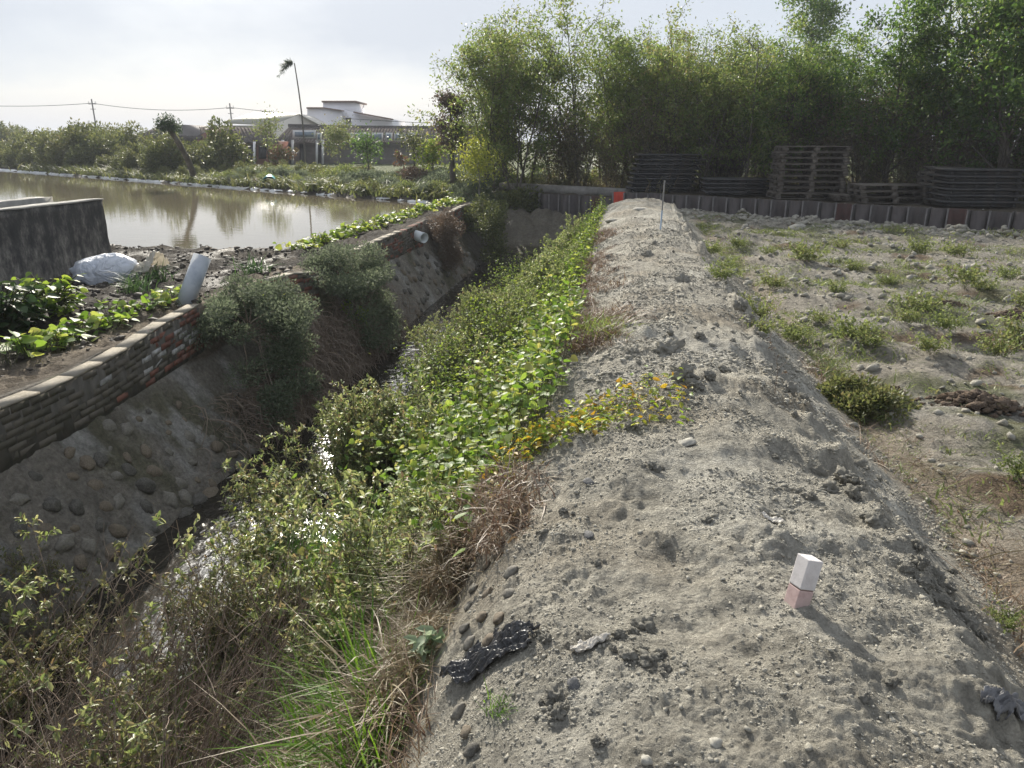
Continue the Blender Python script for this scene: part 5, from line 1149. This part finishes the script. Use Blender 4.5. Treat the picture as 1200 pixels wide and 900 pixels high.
# dead roots and straw hanging under the bank bushes
g = G(); n = 3200; yy = np.where(r.random(n) < .6, r.normal(9.6, .9, n), r.normal(12.2, 1.0, n)); xx = -4.85 + .62 * r.random(n) ** .8; zz = height(xx, yy) + .05 + .22 * r.random(n); tt = np.linspace(0, 1, 5)
d = nrm(np.stack([r.normal(.35, .25, n), r.normal(0, .35, n), np.full(n, -.9)], -1)); L_ = r.uniform(.2, .65, n)
Q = np.stack([xx, yy, zz], -1)[:, None] + d[:, None] * L_[:, None, None] * tt[None, :, None] + np.cumsum(r.normal(0, .03, (n, 5, 3)), 1) + np.array([.12, 0, .12]) * (tt * (1 - tt) * 4)[None, :, None]
Q[..., 2] = np.maximum(Q[..., 2], height(Q[..., 0], Q[..., 1]) + .01)
tubes(g, Q, np.full((n, 5), .0045) * r.uniform(.5, 1.3, (n, 1)), 3); tag(obj('hanging_roots', g, M['twig']), 'matted dead roots and straw hanging under the bank bushes', 'roots', kind='stuff')
# single plants that stand out
def single(name, label, cat, g, mats, q, rz=0, sc=1, parts=('stems', 'foliage'), group=None):
    t = thing(name, label, cat, q, rz, group)
    for i, nm in enumerate(parts):
        h = G()
        for V, F, m in zip(*g.raw()):
            if m == i and len(F): h.add(V, F)
        if h.v: obj(nm, h, mats[i], t)
    t.scale = (sc, sc, sc); return t
tw = [single('tall_weed', 'tall wiry weed with sparse yellow green leaf tips in the ditch near corner', 'weed', weed_geo(480 + i, 1.15, 9, 15, .055, .38, LEAF_L, stems=2, bare=.35, spread=.32), [M['twig'], M['leaf_ditch']], (0, 0, 0), group='tall weeds in the near corner') for i in range(3)]
spots = []
for k, (x, y_) in enumerate([(-4.05, 4.1), (-3.95, 3.5), (-3.75, 3.05), (-3.1, 2.6), (-2.9, 4.3), (-2.7, 3.4), (-3.45, 2.3), (-2.35, 4.9), (-2.9, 5.6), (-3.3, 6.2), (-2.5, 2.6), (-3.95, 2.7), (-2.2, 4.1)]):
    spots.append((k % 3, (x, y_, hz(x, y_)), r.uniform(0, 6), r.uniform(.8, 1.12), None))
scatter(tw, spots)
def onv(u, v, z=-.5):
    q = px(u, v, z)
    for _ in range(12): q = px(u, v, .5 * q[2] + .5 * hz(q[0], q[1]))
    return q
single('pale_leaf_plant', 'small plant with pale grey green leaves at the foot of the tan cobbles', 'plant', weed_geo(501, .30, 5, 5, .10, .45, LEAF_L, stems=1), [M['stem_green'], leaf_mat('leaf_pale', [(.16, .22, .13), (.24, .30, .19), (.28, .34, .24)], .35)], np.array([-.83, 2.72, hz(-.83, 2.72)]))
single('grass_tuft', 'small bright green tuft growing on the dike below the black plastic', 'grass tuft', tuft_geo(502, 90, .07, .004, .8, .3, .035), [M['grass']], onb(592, 830), parts=('blades',))
single('dry_sapling', 'thin bare upright twig standing on the dike crest edge towards the field', 'twig', weed_geo(503, .42, 6, 3, .025, .4, LEAF_L, stems=1, spread=.2), [M['twig'], M['leaf_brown']], onb(908, 462))
single('weed_clump', 'olive and brown tuft of weeds on the dike crest beside the withered edge', 'weed', tuft_geo(504, 260, .22, .008, .9, .5, .16), [M['leaf_bank']], np.array([-.12, 6.45, hz(-.12, 6.45)]), parts=('blades',))
# bank plants on the left
big = G(); rr = np.random.default_rng(510); n = 70; a = rr.uniform(0, 6.28, n); Lh = rr.uniform(.25, .8, n); e = np.stack([np.cos(a) * Lh * .75, np.sin(a) * Lh * .9, .25 + .55 * rr.random(n)], -1); tt = np.linspace(0, 1, 5)
tubes(big, e[:, None] * tt[None, :, None] + np.array([0, 0, .15]) * (tt * (1 - tt) * 4)[None, :, None], np.full((n, 5), .012), 5, 0)
leaves(big, LEAF_H, e, nrm(np.stack([np.cos(a), np.sin(a), np.full(n, -.25)], -1)), rr.uniform(.10, .19, n), .8, rr, 1, roll=.5)
e2 = np.repeat(e, 4, 0) * rr.uniform(.4, 1, (n * 4, 1)); leaves(big, LEAF_H, e2 + rr.normal(0, .06, e2.shape), rdir(rr, n * 4, -.6, .3), rr.uniform(.08, .2, n * 4), .7, rr, 1, roll=.5)
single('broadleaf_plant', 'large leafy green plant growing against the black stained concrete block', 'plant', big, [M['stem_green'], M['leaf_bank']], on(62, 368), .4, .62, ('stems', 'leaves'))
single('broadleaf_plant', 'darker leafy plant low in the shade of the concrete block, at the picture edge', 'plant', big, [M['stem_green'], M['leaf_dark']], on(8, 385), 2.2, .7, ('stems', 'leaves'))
for (u, v, s_, lab) in ((176, 326, 1.0, 'dark green clump of strappy leaves just past the white sack'), (158, 338, .8, 'dark green clump of strappy leaves in front of the white sack'), (298, 318, .8, 'upright grey green strappy clump on the mud near the pond edge')):
    single('strappy_clump', lab, 'plant', tuft_geo(int(u), 90, .55, .022, .75, .55, .12), [M['onion']], on(u, v), 0, s_, ('blades',))
def row_vine(name, label, cat, mat, line, n, ls, hh, wdt, seed):
    rr = np.random.default_rng(seed); line = np.array(line, float); f = rr.random(n) * (len(line) - 1); i = np.minimum(f.astype(int), len(line) - 2); p = line[i] + (line[i + 1] - line[i]) * (f - i)[:, None]; p = p + rr.normal(0, wdt, p.shape)
    cl = np.clip(.55 + .9 * fbm(p[:, 0] * 1.6, p[:, 1] * 1.6, seed, 3), .1, 1.2); k = rr.random(n) < cl + .15; p, cl = p[k], cl[k]; n = len(p)
    z = height(p[:, 0], p[:, 1]); B = np.concatenate([p, z[:, None]], 1); Q = B + np.stack([rr.normal(0, .06, n), rr.normal(0, .06, n), hh * cl * rr.uniform(.3, 1.1, n)], -1); g = G(); tt = np.linspace(0, 1, 4)[None, :, None]
    tubes(g, B[:, None] * (1 - tt) + Q[:, None] * tt, np.full((n, 4), .004), 3, 0); a = rr.uniform(0, 6.28, n); leaves(g, LEAF_H, Q, np.stack([np.cos(a), np.sin(a), rr.normal(-.1, .3, n)], -1), ls * rr.uniform(.5, 1.3, n), .9, rr, 1, roll=.5)
    return single(name, label, cat, g, [M['stem_green'], mat], (0, 0, 0), parts=('stems', 'leaves'))
def ln(*uv): return [on(u, v)[:2] for u, v in uv]
row_vine('creeping_squash', 'row of bright green squash vine along the bank above the curved brick wall', 'vine', M['leaf_vine'], ln((20, 415), (70, 396), (120, 378), (165, 362), (200, 348)), 620, .10, .24, .12, 521)
row_vine('leafy_row', 'row of low yellow green plants along the pond edge leading to the drain pipe', 'plants', M['leaf_bank'], [(-6.1, 13.6), (-6.15, 15.5), (-6.05, 17.5), (-6.0, 19.5), (-5.9, 22.0), (-5.75, 24.5), (-5.6, 26)], 2600, .10, .17, .16, 522)
row_vine('leafy_row', 'strip of bright low plants along the far pond bank left of the sapling', 'plants', M['leaf_bank'], [wp(-18, -2.3)[:2], wp(-13, -2.4)[:2], wp(-8, -2.5)[:2], wp(-6, -2.3)[:2]], 1700, .12, .24, .3, 523)
single('leafy_shoot', 'light green leafy shoot pushing out beside the big grey green bush', 'plant', weed_geo(530, .6, 7, 9, .11, .45, LEAF_L, stems=3), [M['stem_green'], M['leaf_bank']], np.array([-4.62, 9.55, -1.1]))
single('leafy_shoot', 'light green leafy shoot low under the second grey green bush', 'plant', weed_geo(531, .55, 6, 9, .10, .45, LEAF_L, stems=3), [M['stem_green'], M['leaf_bank']], np.array([-4.45, 12.0, -1.6]))
# ground cover on the far bank and under the grove
P = np.array([wp(s_, d_) for s_, d_ in zip(r.uniform(-50, -5.5, 1500), -3.0 + 11 * r.random(1500) ** 1.5)]); P[:, 2] = height(P[:, 0], P[:, 1])
sow('ground_cover', 'mixed green ground cover between the bushes on the far bank', 'ground cover', [M['far_leaf']], [tuft_geo(540 + i, 40, .5, .05, .8, .5, .3) for i in range(3)], P, r, (.5, 1.3), .2)
P = np.array([wp(s_, d_ + (3.6 if s_ > .3 else 1.0)) for s_, d_ in zip(r.uniform(-5.5, 17, 900), 8 * r.random(900))]); P[:, 2] = height(P[:, 0], P[:, 1])
sow('grove_litter', 'dry undergrowth on the ground beneath the grove', 'undergrowth', [M['grove_dry']], [tuft_geo(550 + i, 40, .7, .03, .5, .3, .2) for i in range(3)], P, r, (.4, 1.1), .15)
# field: clumps one can tell, low green film between
fp = [single('field_weed', 'scrubby green weed tuft among the ridges of the field', 'weed', weed_geo(560 + i, .085, 8, 8, .034, .5, LEAF_F, stems=12, spread=3.6, bare=.0), [M['stem_green'], M['far_light']], (0, 0, 0), group='weed tufts in the field') for i in range(4)]
for f_ in fp: 
    for c_ in f_.children: pass
spots = []
for k, (u, v, s_) in enumerate([(905, 340, 1.2), (943, 310, 1.9), (930, 402, 1.0), (1000, 405, 1.5), (1018, 408, 1.0), (1075, 372, 1.5), (1062, 380, .9), (1075, 300, 1.6), (1118, 303, 1.5), (1130, 338, 1.6), (1195, 408, 1.5), (1165, 420, 1.2), (1090, 415, 1.0), (850, 318, .9), (832, 300, 1.2), (888, 378, 1.2), (890, 395, .9), (1040, 335, .9), (980, 345, .9), (1150, 345, 1.1), (960, 380, .8), (1180, 330, 1.2), (1175, 735, .45), (1190, 560, .8), (865, 292, 1.2), (900, 300, .9), (1000, 318, .9), (1110, 390, 1.1), (845, 330, 1.0), (870, 360, .8), (985, 293, 1.0), (1200, 362, 1.1)]):
    q = onb(u, v, -.6); spots.append((k % 4, q - np.array([0, 0, .02]), r.uniform(0, 6), s_, None))
scatter(fp, spots)
fp[0]['label'] = fp[0]['label']
shrub('field_bush', 'low spreading green clump at the foot of the dike beside a brown lump', 'weed', None, shrub_geo(571, .44, .55, .26, 40, 7500, .042, .5, lr=.26), M['far_leaf'], M['stem_green'], onb(1010, 480, -.6), .4)
P = pts_in(21000, 1.95, 12, 3.5, 23, r, lambda x, y: (wd(x, y) < -1.0) * np.clip((y - 3.8) / 3.5, .05, 1) * np.clip(1.6 * fbm(x * .7 + 3, y * 1.0, 58, 4) + np.exp(-((x - 2.15) / .3) ** 2) * .5, 0, 1))
sow('field_greenery', 'thin low greenery patched over the ridged field', 'ground cover', [M['far_light']], [tuft_geo(580 + i, 34, .085, .012, 1.3, .5, .14) for i in range(4)], P, r, (.5, 1.4), .1)
P = pts_in(150, 1.85, 2.45, 2.2, 8, r); sow('furrow_straw', 'brown dry stalks lying in the furrow at the foot of the dike', 'straw', [M['dry_brown']], [tuft_geo(590 + i, 22, .16, .007, 1.3, .85, .06) for i in range(3)], P, r, (.5, 1.3), .3)
# brown earth heaps in the field
M['heap'] = noisy('heap', [(.05, .036, .028), (.10, .072, .052), (.16, .12, .085)], 9, .95, .9, 30, dist=.03)
for u, v, w_, h_, lab in ((1143, 478, .36, .17, 'dark brown heap of turned earth in the field beyond the green clump'), (1045, 462, .14, .10, 'small reddish brown lump on top of the low green clump'), (1190, 372, .3, .10, 'dark brown patch of turned earth at the far right of the field'), (1110, 358, .2, .08, 'brown lump of turned earth midway over the field')):
    q = onb(u, v, -.55); rh = np.random.default_rng(int(u)); g = G(); nb = 320
    ph = rh.normal(0, .42, (nb, 2)) * np.array([w_, w_ * .55]); zz_ = h_ * np.exp(-((ph[:, 0] / w_) ** 2 + (ph[:, 1] / w_ / .55) ** 2) * 1.6) * .75
    for k in range(nb):
        V, F = lumpy(rh, ICO2, .9, (1, .8, .6), 2.4); g.add(V * w_ * rh.uniform(.03, .10) * (1.0 if k > 16 else 1.9) + np.array([ph[k, 0], ph[k, 1], zz_[k]]), F)
    o = obj('earth_heap', g, M['heap']); o.location = q; o.rotation_euler = (0, 0, -.2); tag(o, lab, 'heap of earth')

# ------------------------------------------------------------------ the air
hb = G(); box(hb, (0, 500, 5.3), (1900, 1500, 17.0))
m_, n_, p_ = newmat('haze'); n_.nodes.remove(p_); pv = n_.nodes.new('ShaderNodeVolumePrincipled'); pv.inputs['Density'].default_value = .0008; pv.inputs['Color'].default_value = (.88, .92, 1.0, 1); pv.inputs['Anisotropy'].default_value = .0
n_.links.new(pv.outputs[0], n_.nodes['Material Output'].inputs['Volume'])
obj('haze', hb, m_, kind='stuff')['label'] = 'thin pale haze in the air'
